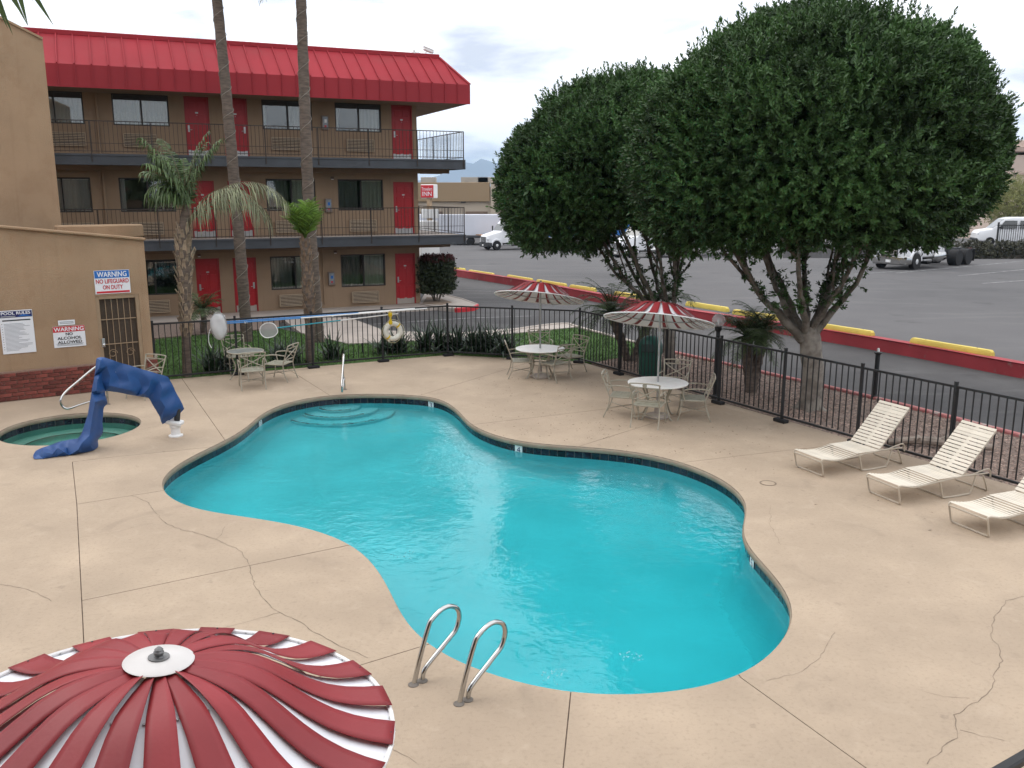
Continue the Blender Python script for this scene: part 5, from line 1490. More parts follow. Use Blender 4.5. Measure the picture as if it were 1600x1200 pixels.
# ------------------------------------------------------------------ patio furniture
random.seed(17)
def make_chair():
    t = thing('patio_chair', 'x', 'chair')
    W, Dp, SH, BHt = .54, .50, .42, .90                   # front faces -y... back stands at +y
    tb = .0135
    leg_f = [(0, -Dp / 2 - .02, 0), (0, -Dp / 2 + .03, .22), (0, -Dp / 2 + .02, SH)]
    for s in (-1, 1):
        x = s * W / 2
        obj('leg', MB().tube(spline([(x, -Dp / 2 - .05, 0), (x, -Dp / 2 + .0, .2), (x, -Dp / 2 + .01, SH)], 4), tb, 6), chairm, t)
        obj('leg', MB().tube(spline([(x, Dp / 2 + .10, 0), (x, Dp / 2 + .01, .22), (x * .97, Dp / 2 - .02, SH)], 4), tb, 6), chairm, t)
        obj('armrest', MB().tube(spline([(x * .98, Dp / 2 + .07, .64), (x * 1.06, .08, .665), (x * 1.08, -.14, .65), (x * 1.07, -.22, .61), (x * 1.02, -.20, .52), (x, -.17, SH)], 5), tb, 6), chairm, t)
    bk = MB()
    up = [(-.26, Dp / 2 - .02, SH), (-.265, Dp / 2 + .05, .62), (-.285, Dp / 2 + .13, .84), (-.27, Dp / 2 + .15, .885), (0, Dp / 2 + .16, .90), (.27, Dp / 2 + .15, .885), (.285, Dp / 2 + .13, .84), (.265, Dp / 2 + .05, .62), (.26, Dp / 2 - .02, SH)]
    bk.tube(spline(up, 4), tb * 1.05, 6); bk.tube([(-.275, Dp / 2 + .125, .81), (.275, Dp / 2 + .125, .81)], tb * .85, 6); bk.tube([(-.262, Dp / 2 + .02, .53), (.262, Dp / 2 + .02, .53)], tb * .85, 6)
    obj('back_frame', bk, chairm, t)
    xb = MB()
    for s in (-1, 1): xb.tube(spline([(-s * .25, Dp / 2 + .118, .80), (0, Dp / 2 + .065, .655), (s * .25, Dp / 2 + .022, .535)], 4), tb * .85, 6)
    obj('cross_brace', xb, chairm, t)
    obj('medallion', MB().lathe([(.038, -.012), (.045, 0), (.038, .012)], 14, (0, Dp / 2 + .145, .853), (R(90), 0, 0)), chairm, t)
    rim = MB().tube(spline([(-W / 2, -Dp / 2, SH), (W / 2, -Dp / 2, SH), (W / 2, Dp / 2 - .02, SH), (-W / 2, Dp / 2 - .02, SH)], 1, True), tb, 6, True)
    s_ = obj('seat_frame', rim, chairm, t)
    for k in range(8): obj('strap', MB().box((-W / 2 + .035 + k * .067, -.01, SH + .004 + .004 * (k % 2)), (.05, Dp - .01, .005)), strapm, s_, 0)
    for k in range(7): obj('strap', MB().box((0, -Dp / 2 + .05 + k * .066, SH + .010 - .004 * (k % 2)), (W - .01, .048, .005)), strapm, s_, 0)
    st = MB().tube([(-W / 2, -Dp / 2, .18), (W / 2, Dp / 2 + .02, .20)], tb * .7, 5).tube([(W / 2, -Dp / 2, .18), (-W / 2, Dp / 2 + .02, .20)], tb * .7, 5)
    obj('stretcher', st, chairm, t)
    return t
chair0 = make_chair(); used = [False]
def chair(p, face, label, group):
    """face: direction in the ground plane the sitter looks along"""
    if used[0]: c = copy_tree(chair0)
    else: c = chair0; used[0] = True
    c.location = (p.x, p.y, .001); c.rotation_euler = (0, 0, math.atan2(face[1], face[0]) + R(90) + random.uniform(-.16, .16)); c['label'] = label; c['group'] = group
    return c
def umbrella(t, base_z, top_z, tilt, rimR=1.09, N=20, seed=1, hidef=False):
    """striped slatted parasol: red straps over white ones on hoops, plate and finial"""
    random.seed(seed)
    m4 = Matrix.Translation((0, 0, top_z)) @ Euler(tilt).to_matrix().to_4x4()
    prof = [(.15, .0), (.26, -.006), (.38, -.026), (.48, -.066), (.58, -.13), (.68, -.20), (.78, -.258), (.88, -.298), (.98, -.322), (1.09, -.335)]
    sc = rimR / 1.09
    def zat(r):
        if r < prof[0][0]: return prof[0][1]
        for (a, za), (b, zb) in zip(prof, prof[1:]):
            if r <= b: return za + (zb - za) * (r - a) / (b - a)
        return prof[-1][1]
    rr = [.10 + (1.09 - .10) * k / 20 for k in range(21)]
    obj('pole', MB().tube([(0, 0, base_z), (0, 0, top_z - .05)], .022, 10), alum, t)
    def strap(red, a0, roll):
        mb = MB(); rows = []; wv = random.uniform(.002, .009) if red else 0; wp = random.uniform(0, 6)
        for r in rr:
            cw = 2 * math.pi * r / N
            if red: w = (.052 + (r - .15) * .25 if r < .4 else .1145 + (r - .4) * .12) * .5
            else: w = max(.02, cw - (.052 + (r - .15) * .25 if r < .4 else .1145 + (r - .4) * .12) + .10) * .5
            sag = 0 if red else -.018
            lift = .006 if red else 0
            row = []
            for k in (-1, -.5, 0, .5, 1):
                off = w * k; ca = a0
                x = r * math.cos(ca) - off * math.sin(ca); y = r * math.sin(ca) + off * math.cos(ca)
                z = zat(r) + sag + lift + roll * k * .013 * min(1, (1.2 - r)) + wv * math.sin(r * 7 + wp) 
                row.append(m4 @ Vector((x * sc, y * sc, z)))
            rows.append(row)
        mb.grid(rows)
        return mb
    for k in range(N):
        a = 2 * math.pi * k / N
        o = obj('red_strap', strap(True, a, random.choice((-1, 1)) * random.uniform(.4, 1)), redv, t, 60)
        so = o.modifiers.new('thick', 'SOLIDIFY'); so.thickness = .003
        o = obj('white_strap', strap(False, a + math.pi / N, 0), whitev, t, 60)
        if hidef:
            for r_ in (.42, 1.075):
                q = m4 @ Vector((math.cos(a + math.pi / N) * r_ * sc, math.sin(a + math.pi / N) * r_ * sc, zat(r_) - .016 + (.003)))
                obj('rivet', MB().lathe([(.007, 0), (.006, .004), (0, .006)], 8, q), alum, o)
            q = m4 @ Vector((math.cos(a) * 1.075 * sc, math.sin(a) * 1.075 * sc, zat(1.075) + .007))
            obj('rivet', MB().lathe([(.007, 0), (.006, .004), (0, .006)], 8, q), darkpl, t)
    for r, dz_, tr in ((1.085, -.008, .012), (.74, -.03, .009), (.42, -.03, .009)):
        obj('hoop', MB().tube([m4 @ Vector((math.cos(a) * r * sc, math.sin(a) * r * sc, zat(r) + dz_)) for a in [2 * math.pi * k / 64 for k in range(64)]], tr, 6, True), alum if r < 1 else whitep, t)
    rb = MB()
    for k in range(8):
        a = 2 * math.pi * (k + .5) / 8
        rb.tube([m4 @ Vector((math.cos(a) * r * sc, math.sin(a) * r * sc, zat(r) - .034)) for r in rr[::2]], .008, 5)
    obj('rib', rb, alum, t)
    pm = MB().lathe([(.0, .018), (.150, .016), (.157, .021), (.150, .026), (.06, .034), (0, .036)], 40)
    pm.v = [tuple(m4 @ Vector(v)) for v in pm.v]; obj('top_plate', pm, M('plate_ivory', (.62, .60, .58), .4, .06, 6), t)
    fm = MB().lathe([(.048, .036), (.048, .041), (.022, .039), (.018, .046), (.022, .054), (.024, .063), (.018, .071), (.02, .075), (.013, .082), (.006, .088), (0, .09)], 16)
    fm.v = [tuple(m4 @ Vector(v)) for v in fm.v]; obj('finial', fm, M('cast_grey', (.20, .20, .20), .5, .15, 8, metal=.6), t)
def parasol_table(tp, which, tilt, seed, tz=.72):
    t = thing('parasol', which + ' red and white striped slatted parasol on a pole through the table', 'parasol', (tp.x, tp.y, 0), 0, 'striped parasols')
    umbrella(t, .02, 2.30, tilt, 1.09, 20, seed)
    obj('base', MB().lathe([(.24, .0), (.25, .03), (.20, .06), (.06, .10), (.04, .30), (0, .30)], 24), concrete, t)
    d = thing('round_table', which + ' round white patio table under a striped parasol', 'table', (tp.x, tp.y, 0))
    obj('top', MB().lathe([(.03, tz - .03), (.58, tz - .03), (.605, tz - .018), (.605, tz - .004), (.59, tz), (.03, tz)], 48), tablew, d)
    for k in range(4):
        a = k * math.pi / 2 + .6
        obj('leg', MB().tube(spline([(math.cos(a) * .44, math.sin(a) * .44, 0), (math.cos(a) * .36, math.sin(a) * .36, .06), (math.cos(a) * .26, math.sin(a) * .26, .34), (math.cos(a) * .42, math.sin(a) * .42, tz - .03)], 5), .019, 7), chairm, d)
    obj('brace_ring', MB().tube([(math.cos(a) * .265, math.sin(a) * .265, .34) for a in [k * .2618 for k in range(24)]], .012, 6, True), chairm, d)
T2, T1_ = P(1028, 597, .72), P(844, 544, .72)
parasol_table(T2, 'nearer', (R(-14), R(6.5), 0), 2)
parasol_table(T1_, 'farther', (R(-13), R(6), 0), 3)
def seat_at(u, v): return P(u, v, .42)
def toward(a, b): return ((b - a).x, (b - a).y)
grp = 'armchairs around the parasol tables'
for (tt, seats, nm) in ((T2, [((973, 617), 'left of'), ((1014, 631), 'in front of'), ((1052, 601), 'behind'), ((1083, 622), 'right of')], 'nearer'), (T1_, [((815, 563), 'left of'), ((866, 567), 'in front of'), ((845, 546), 'behind'), ((890, 556), 'right of')], 'farther')):
    for (px, w) in seats:
        p = seat_at(*px)
        chair(p, toward(p, tt), 'tan strap seat armchair %s the %s white parasol table' % (w, nm), grp)
# small glass table with three chairs near the left fence
tp = P(386, 592)
d = thing('glass_table', 'small round glass topped patio table by the left fence', 'table', (tp.x, tp.y, 0))
obj('top', MB().lathe([(0, .685), (.42, .685), (.425, .69), (.42, .695), (0, .695)], 36), M('frosted_glass', (.30, .32, .30), .12, .1, 4), d)
obj('rim', MB().tube([(math.cos(a) * .43, math.sin(a) * .43, .69) for a in [k * .2094 for k in range(30)]], .014, 6, True), chairm, d)
for k in range(4):
    a = k * math.pi / 2 + .4; obj('leg', MB().tube(spline([(math.cos(a) * .40, math.sin(a) * .40, 0), (math.cos(a) * .25, math.sin(a) * .25, .3), (math.cos(a) * .38, math.sin(a) * .38, .68)], 4), .016, 6), chairm, d)
for (px, lab, f) in (((393, 578), 'tan armchair with its back to the camera at the small glass table', None), ((371, 556), 'tan armchair behind the small glass table against the fence', None), ((436, 567), 'tan armchair seen sideways right of the small glass table', None)):
    p = seat_at(*px); chair(p, toward(p, tp), lab, 'armchairs at the small glass table')
p = P(225, 622); p = Vector((p.x - .0, p.y + .1, 0))
chair(p, (-.35, -1), 'lone tan armchair behind the blue covered lift near the barred door', 'lone armchair')

# foreground parasol
fp = Vector((-1.63, 3.78, 0))
t = thing('parasol', 'large red and white striped parasol seen from above in the foreground', 'parasol', fp, 0, 'striped parasols')
umbrella(t, .02, 2.28, (R(-2), R(3.5), R(4)), 1.09, 20, 9, True)
obj('base', MB().lathe([(.24, .0), (.25, .03), (.20, .06), (.06, .10), (.04, .30), (0, .30)], 24), concrete, t)

# loungers ---------------------------------------------------------
def make_lounger():
    t = thing('sun_lounger', 'x', 'lounger')              # x: foot -> head, y: left; origin under the foot end
    W, SH, SLn, BLn = .62, .30, 1.22, .88; an = R(47)
    hx = SLn; r = .0135
    for s in (-1, 1):
        y = s * W / 2
        obj('side_rail', MB().tube(spline([(.0, y, SH - .04), (.03, y, SH), (.3, y, SH - .05), (.62, y, SH - .03), (hx, y, SH + .01), (hx + .06, y, SH + .01), (hx + .5, y, SH)], 5), r, 7), loungef, t)
        obj('back_rail', MB().tube([(hx, y * .97, SH + .01), (hx + math.cos(an) * BLn, y * .97, SH + math.sin(an) * BLn)], r, 7), loungef, t)
        obj('arm_brace', MB().tube(spline([(hx + .16, y * .98, SH), (hx + .45, y * 1.04, SH + .07), (hx + .54, y * 1.04, SH + .04), (hx + .56, y * 1.04, SH - .06)], 5), r * .9, 6), loungef, t)
    # three U shaped legs
    for x0, dx in ((.0, .06), (.78, .10), (hx + .42, .12)):
        obj('leg', MB().tube(spline([(x0, -W / 2, SH - .03), (x0 + dx * .5, -W / 2, .16), (x0 + dx, -W / 2 + .01, .04), (x0 + dx + .03, -W / 2 + .07, .014), (x0 + dx + .03, 0, .014), (x0 + dx + .03, W / 2 - .07, .014), (x0 + dx, W / 2 - .01, .04), (x0 + dx * .5, W / 2, .16), (x0, W / 2, SH - .03)], 4), r, 7), loungef, t)
    for s in (-1, 1):
        y = s * W / 2
        obj('runner', MB().tube(spline([(.80, y, SH - .03), (.86, y * 1.0, .06), (.92, y, .016), (1.34, y, .016), (1.42, y, .05), (hx + .28, y, SH)], 4), r, 7), loungef, t)
    obj('end_bar', MB().tube([(.0, -W / 2, SH - .035), (.0, W / 2, SH - .035)], r, 7), loungef, t)
    obj('end_bar', MB().tube([(hx + math.cos(an) * BLn, -W / 2 * .97, SH + math.sin(an) * BLn), (hx + math.cos(an) * BLn, W / 2 * .97, SH + math.sin(an) * BLn)], r, 7), loungef, t)
    me = MB().box((0, 0, 0), (.050, W + .012, .005), ch=.0015).mesh('strap', loungem, 0)
    n = 20
    for k in range(n):
        x = .03 + k * (hx - .06) / (n - 1); f = x / hx
        z = SH + .014 - .050 * math.sin(min(1, f * 1.6) * math.pi) * (1 if f < .625 else 0)
        obj('strap', me, None, t, loc=(x, 0, z + .004), rot=(0, -.10 * math.cos(min(1, f * 1.6) * math.pi) if f < .6 else 0, 0))
    n = 14
    for k in range(n):
        q = .045 + k * (BLn - .06) / (n - 1)
        o = obj('strap', me, None, t, loc=(hx + math.cos(an) * q - math.sin(an) * .016, 0, SH + .012 + math.sin(an) * q + math.cos(an) * .016), rot=(0, -an, 0))
        if k == n - 3: o.scale = (1.35, 1, 1.4)
    sp_me = MB().box((0, 0, 0), (BLn - .05, .06, .004)).mesh('spine', loungem, 0)
    obj('spine', sp_me, None, t, loc=(hx + math.cos(an) * BLn / 2 - math.sin(an) * .013, .0, SH + .012 + math.sin(an) * BLn / 2 + math.cos(an) * .012), rot=(0, -an, 0))
    return t
L0 = make_lounger(); LP = [((1238, 705), (1287, 717), (1325, 687), (1372, 704)), ((1352, 742), (1407, 759), (1445, 724), (1502, 744)), ((1477, 785), (1550, 809), None, None)]
labs = ['cream strap lounger farthest from the camera, nearest the big ficus', 'cream strap lounger in the middle of the row of three', 'cream strap lounger cut by the right frame edge']
prev = None
for k, (a, b, c, d_) in enumerate(LP):
    o = L0 if k == 0 else copy_tree(L0)
    A = (P(*a, .30) + P(*b, .30)) / 2
    if c: dv = (P(*c, .33) + P(*d_, .33)) / 2 - A; prev = dv
    else: dv = prev
    o.location = (A.x, A.y, 0); o.rotation_euler = (0, 0, math.atan2(dv.y, dv.x)); o['label'] = labs[k]; o['group'] = 'loungers by the right fence'

# ------------------------------------------------------------------ rails at pool and spa
def rail_thing(label, pts, r=.024, esc=None):
    t = thing('grab_rail', label, 'handrail', (pts[0].x, pts[0].y, 0))
    b = Vector((pts[0].x, pts[0].y, 0))
    obj('tube', MB().tube([p - b for p in spline(pts, 7)], r, 12), steel, t)
    for p in (pts[0], pts[-1]):
        if p.z < .1: obj('escutcheon', MB().lathe([(.05, 0), (.05, .006), (r + .004, .022), (r, .022)], 18, Vector((p.x, p.y, 0)) - b), M('rail_flange', (.16, .14, .12), .6, .2, 8), t)
    return t
tg = (P(760, 1052) - P(635, 975)).normalized(); nn = Vector((-tg.y, tg.x, 0))
shp = [(0, -.01), (.09, .27), (.185, .52), (.23, .58), (.33, .635), (.43, .64), (.515, .59), (.54, .50), (.50, .385), (.40, .305), (.20, .165), (.12, .09), (.10, -.01)]
for (u, v), lab in (((646, 1070), 'left steel loop grab rail at the near pool edge'), ((717, 1100), 'right steel loop grab rail at the near pool edge')):
    B = P(u, v); rail_thing(lab, [B + nn * a + Vector((0, 0, z)) for a, z in shp], .023)
# step rail at the far end: a slanted loop leaning over the steps
B = P(537, 606); dr = (P(556, 612) - B).normalized()
rail_thing('slanted steel handrail by the far pool steps', [B + Vector((0, 0, -.01)), B + Vector((0, 0, .45)), B + dr * .02 + Vector((0, 0, .76)), B + dr * .06 + Vector((0, -.06, .82)), B + dr * .13 + Vector((0, -.22, .76)), B + dr * .22 + Vector((0, -.75, .34)), B + dr * .24 + Vector((0, -.82, .22)), B + dr * .22 + Vector((0, -.76, .12)), B + dr * .14 + Vector((0, -.40, .24)), B + dr * .10 + Vector((0, -.17, .28)), B + dr * .09 + Vector((0, -.12, .2)), B + dr * .09 + Vector((0, -.12, -.01))], .023)
# spa rail
B = P(169, 632); e = D(98, 622, 17.7)
rail_thing('steel handrail leaning out over the round spa', [B + Vector((0, 0, -.01)), B + Vector((0, 0, .5)), B + Vector((-.02, -.03, .84)), D(150, 573, 18.6), D(125, 593, 18.2), D(103, 612, 17.85), D(95, 624, 17.7), D(97, 634, 17.7), D(106, 638.5, 17.75), D(125, 632.5, 18.0), D(146, 626, 18.3), B + Vector((-.17, -.06, .14)), B + Vector((-.13, -.04, -.01))], .024)

# ------------------------------------------------------------------ covered spa lift
base = P(275, 681); mast = P(147, 700); tail = P(60, 712)
lift = thing('pool_lift', 'white mounted spa lift arm, only its foot showing under the cover', 'pool lift', base)
obj('pedestal', MB().lathe([(.13, 0), (.13, .02), (.085, .03), (.08, .16), (.10, .17), (.10, .22), (.0, .22)], 20), whitep, lift)
obj('bracket', MB().box((-.03, 0, .27), (.34, .22, .08), (0, R(12), 0), ch=.02).box((-.16, -.03, .38), (.10, .14, .22), (0, R(20), 0), ch=.02), whitep, lift)
obj('motor', MB().lathe([(.055, 0), (.055, .22), (.03, .25), (0, .25)], 14, (.04, 0, .30), (0, R(8), 0)), darkpl, lift)
obj('arm', MB().tube([Vector((.0, .0, .3)), D(258, 606, base.y) - base, D(170, 578, mast.y + .15) - base], .035, 8), whitep, lift)
# cover: cloth panel net with folds, front and back sheets joined along the outline
def Zc(x, y): return (x / 5.0, 540 + y / 5.0)
OUTL = [(755, 98), (785, 90), (815, 92), (900, 120), (980, 145), (1100, 182), (1210, 214), (1310, 243), (1345, 300), (1385, 385), (1438, 492), (1392, 540), (1330, 575), (1268, 612), (1250, 560), (1215, 500), (1185, 450), (1160, 408),
        (1120, 402), (1060, 392), (1000, 382), (940, 368), (880, 360), (822, 356), (828, 400), (840, 452), (812, 482), (806, 540), (800, 600), (806, 650), (800, 692), (766, 738), (768, 788), (730, 818), (640, 838), (540, 856), (430, 868), (340, 882), (268, 886),
        (262, 850), (280, 822), (330, 798), (400, 775), (470, 748), (540, 735), (610, 724), (640, 680), (662, 610), (684, 540), (700, 450), (716, 360), (736, 240), (746, 160)]
INN = [(788, 118, .10), (770, 180, .13), (765, 260, .14), (796, 200, .03), (800, 290, .03), (752, 350, .16), (786, 380, .05), (742, 440, .17), (776, 470, .06), (815, 420, .10), (726, 530, .19), (765, 550, .08), (712, 620, .21), (752, 640, .11), (700, 700, .24), (745, 720, .16),
       (835, 160, .08), (860, 240, .10), (850, 310, .12), (900, 200, .02), (940, 280, .03), (930, 330, .09), (990, 210, .07), (1010, 290, .10), (1030, 350, .12), (1080, 250, .02), (1110, 330, .03), (1120, 375, .10), (1180, 260, .08), (1165, 330, .10), (1215, 320, .015), (1245, 280, .03), (1190, 385, .02),
       (1270, 340, .11), (1250, 420, .13), (1290, 480, .15), (1320, 400, .06), (1350, 470, .13), (1330, 540, .15), (1270, 560, .12), (640, 760, .30), (700, 775, .28), (580, 770, .20), (610, 815, .34), (520, 790, .12), (500, 830, .30), (450, 800, .22), (400, 815, .12), (410, 845, .26), (340, 830, .2), (300, 850, .14)]
def cov_y(u): 
    return tail.y + (mast.y - tail.y) * (u - 60) / 87 if u < 147 else mast.y + (base.y - mast.y) * (u - 147) / 128
def cov_pt(x, y, out_):
    u, v = Zc(x, y); Y = cov_y(u) - out_
    g_ = P(u, v, .012)
    if D(u, v, Y).z < .012: return g_
    return D(u, v, Y)
pts2 = [Vector(q) for q in OUTL] + [Vector(q[:2]) for q in INN]; no = len(OUTL)
dv, _, df, _, _, _ = delaunay_2d_cdt(pts2, [(i, (i + 1) % no) for i in range(no)], [], 1, 1e-4)
outs = [0.0] * no + [q[2] for q in INN]
front = [cov_pt(p.x, p.y, o_) - base for p, o_ in zip(pts2, outs)]
back = [cov_pt(p.x, p.y, -.55 * o_ - .01) - base for p, o_ in zip(pts2[no:], outs[no:])]
vs = front + back
fs = []
for f in df:
    f = tuple(f)
    fs.append(f[::-1]); fs.append(tuple(i if i < no else i + len(INN) for i in f))
cvr = thing('lift_cover', 'blue tarpaulin cover draped over the spa lift with its tail on the deck', 'cover', base)
bm = bmesh.new(); bvs = [bm.verts.new(v) for v in vs]
for f in fs:
    try: bm.faces.new([bvs[i] for i in f])
    except ValueError: pass
bm.verts.index_update()
bmesh.ops.recalc_face_normals(bm, faces=bm.faces[:])
bmesh.ops.subdivide_edges(bm, edges=bm.edges[:], cuts=2, use_grid_fill=True, smooth=.22, fractal=.06, along_normal=.6, seed=4)
cme = bpy.data.meshes.new('cloth'); bm.to_mesh(cme); bm.free(); cme.materials.append(blueq); cme.shade_smooth(); cme.set_sharp_from_angle(angle=R(38))
co = obj('cloth', cme, None, cvr)
hem = MB().tube([front[i] for i in range(10, 14)], .008, 5); obj('hem', hem, blueq, cvr)

# ------------------------------------------------------------------ hung on the fence
fd = (FB - FA).normalized(); fn = Vector((fd.y, -fd.x, 0)); flen = (FB - FA).length
def on_fence(u, v, off=.07):                              # point on the pool side of the left fence run
    d = ray(u, v); o_ = Vector((0, 0, HC)) - FA - fn * off; k = -(o_.dot(fn)) / d.dot(fn); return Vector((0, 0, HC)) + d * k
def pole(label, segs, r=.016):
    b = segs[0][0].copy(); t = thing('pool_pole', label, 'pole', b, 0, 'long pool poles on the fence')
    for a, c, mt in segs: obj('shaft', MB().tube([a - b, c - b], r, 8), mt, t)
    return t
pa = pole('long blue and white telescopic pole resting on the fence top, upper of three', [(on_fence(352, 503), on_fence(560, 489), bluepole), (on_fence(560, 489), on_fence(648, 482), whitep)])
pb = pole('long white and blue telescopic pole resting on the fence, middle of three', [(on_fence(352, 505.5, .11), on_fence(470, 497, .11), bluepole), (on_fence(470, 497, .11), on_fence(667, 482, .11), whitep)])
pc = pole('shorter teal pole with white end, lowest on the fence', [(on_fence(432, 512.5), on_fence(532, 500.5), tealpole), (on_fence(532, 500.5), on_fence(622, 490), whitep)])
for u, v, k in ((520, 493, .05), (385, 503, .05), (612, 492, .05)):
    p = on_fence(u, v, .04); t = thing('pole_hook', 'small white hook on the fence holding pool poles, %s' % {520: 'near the middle', 385: 'near the net bag', 612: 'near the life ring'}[u], 'hook', p)
    obj('hook', MB().tube(spline([(0, .03, .03), (0, -.08, .0), (0, -.12, -.02), (0, -.13, .03)], 4), .007, 6), whitep, t); obj('plate', MB().box((0, .03, .0), (.04, .01, .07), ch=.003), whitep, t)
def screen_mat(k=.55, col=(.5, .5, .5)):
    m_ = bpy.data.materials.new('net_screen'); m_.use_nodes = True; t_ = m_.node_tree; b_ = t_.nodes['Principled BSDF']; b_.inputs['Base Color'].default_value = (*col, 1)
    tr = t_.nodes.new('ShaderNodeBsdfTransparent'); ms = t_.nodes.new('ShaderNodeMixShader'); ms.inputs[0].default_value = k
    t_.links.new(tr.outputs[0], ms.inputs[1]); t_.links.new(b_.outputs[0], ms.inputs[2]); t_.links.new(ms.outputs[0], t_.nodes['Material Output'].inputs[0]); return m_
# leaf bag net at the end of the long pole
p0 = on_fence(341, 490, .10)
t = thing('leaf_net', 'white mesh leaf bag net hanging at the left end of the poles', 'net', p0)
rg = []
for (dz, w, th) in ((.0, .06, .02), (-.05, .15, .06), (-.16, .185, .09), (-.32, .19, .10), (-.48, .16, .09), (-.58, .11, .06), (-.64, .04, .02)):
    rg.append([(math.cos(a) * w * (1 + .16 * math.sin(3 * a + dz * 9) + .06 * math.sin(7 * a - dz * 17)), math.sin(a) * th * (1 + .4 * math.sin(3 * a + dz * 14)), dz) for a in [2 * math.pi * k / 20 for k in range(20)]])
nb = obj('bag', MB().loft(rg), screen_mat(.72, (.7, .71, .72)), t, 180)
obj('hoop', MB().tube([(math.cos(a) * .20 , -.02, math.sin(a) * .34 - .30) for a in [2 * math.pi * k / 28 for k in range(28)]], .010, 6, True), alum, t)
obj('cord', MB().tube(spline([(-.12, -.02, -.25), (-.25, 0, -.45), (-.28, 0, -.7), (-.22, 0, -.85)], 4), .010, 5), whitep, t)
p1 = on_fence(420, 515, .09)
t = thing('skimmer_net', 'flat rounded skimmer net on the teal pole', 'net', p1)
out2 = spline([(.22, 0, -.02), (.12, 0, .15), (-.08, 0, .155), (-.21, 0, .05), (-.21, 0, -.10), (-.10, 0, -.20), (.06, 0, -.19), (.17, 0, -.13)], 4, True)
obj('rim', MB().tube(out2, .012, 6, True), whitep, t)
obj('screen', MB().add([p for p in out2], [tuple(range(len(out2)))]), screen_mat(), t, 0)
# life ring with rope, hung on a yellow float
c = on_fence(614, 517.5, .12)
t = thing('life_ring', 'white life ring with rope hanging on the fence', 'life ring', c, math.atan2(fd.y, fd.x))
ringp = [(math.cos(a) * .205, 0, math.sin(a) * .205) for a in [2 * math.pi * k / 40 for k in range(40)]]
obj('ring', MB().tube(ringp, .068, 14, True), ringm, t)
for k in range(4):
    a = k * math.pi / 2 + .8; ax = Vector((-math.sin(a), 0, math.cos(a))); ct = Vector((math.cos(a) * .205, 0, math.sin(a) * .205))
    obj('band', MB().tube([ct - ax * .022, ct + ax * .022], .071, 14), yellowf if k in (0, 2) else ringm, t)
rope = []
for k in range(33):
    a = 2 * math.pi * k / 32; rr = .285 + .03 * abs(math.sin(2 * a - 1.6)); rope.append((math.cos(a) * rr, -.01, math.sin(a) * rr))
obj('rope', MB().tube(rope, .007, 5), M('rope_yellowish', (.50, .46, .30), .8, .2, 12), t)
obj('rope', MB().tube(spline([(-.2, -.06, .16), (-.06, -.08, .45), (.0, -.07, .50), (.10, -.07, .42), (.2, -.05, .17)], 4), .006, 5), M('rope_yellowish', (.5, .46, .3), .8), t)
c2_ = on_fence(610, 498, .16)
t = thing('rescue_float', 'yellow plastic float holding the rope above the life ring', 'float', c2_, math.atan2(fd.y, fd.x))
obj('body', MB().lathe([(.0, -.16), (.05, -.15), (.058, -.10), (.03, -.02), (.03, .03), (.058, .10), (.05, .16), (0, .165)], 14), yellowf, t)
obj('loop', MB().tube([(math.cos(a) * .03, 0, .18 + math.sin(a) * .03) for a in [k * .5236 for k in range(12)]], .008, 5, True), yellowf, t)

# ------------------------------------------------------------------ behind the fence
b = P(1015, 588); b.z = -.02
t = thing('litter_bin', 'green plastic litter bin with domed lid behind the fence', 'bin', b)
obj('body', MB().lathe([(.26, 0), (.27, .02), (.28, .62), (.0, .62)], 28), binm, t)
lid = MB().lathe([(.295, .60), (.30, .66), (.295, .80), (.25, .94), (.15, 1.02), (0, 1.04)], 28); lo_ = obj('lid', lid, binm, t)
obj('flap', MB().box((-.10, -.275, .77), (.30, .03, .20), (R(-8), 0, R(-20)), ch=.012), M('bin_flap', (.008, .035, .028), .5, .1, 4), lo_, 0)
b = P(1115, 622)
lb = Vector((b.x + .05, b.y + .08, -.02))
t = thing('globe_lamp', 'black lamp post with clear glass globe beside the nearer parasol', 'lamp', lb)
obj('post', MB().tube([(0, 0, -.05), (0, 0, 1.58)], .045, 12).lathe([(.09, 0), (.09, .04), (.05, .10)], 16).lathe([(.05, 1.50), (.075, 1.54), (.075, 1.60), (.05, 1.62), (0, 1.62)], 16), iron, t)
gl_ = obj('globe', MB().lathe([(.06, 1.60)] + [(.150 * math.sin(a), 1.745 - .150 * math.cos(a)) for a in [R(24) + k * R(156) / 14 for k in range(1, 15)]], 28), globem, t, 180)
obj('bulb', MB().lathe([(.02, 1.62), (.02, 1.68), (.04, 1.73), (.035, 1.77), (0, 1.79)], 12), whitep, t)
b = P(1366, 622); b.z = -.02
t = thing('lamp_post', 'bare black lamp post without globe behind the farthest lounger', 'lamp post', b)
obj('post', MB().tube([(0, 0, -.05), (0, 0, 1.02)], .05, 12).lathe([(.085, 0), (.085, .04), (.05, .1)], 16), iron, t)
obj('cap', MB().lathe([(.05, 1.0), (.085, 1.03), (.085, 1.05), (.03, 1.06), (0, 1.06)], 16), iron, t)
obj('socket', MB().lathe([(.028, 1.05), (.028, 1.12), (.018, 1.14), (0, 1.14)], 12), whitep, t)
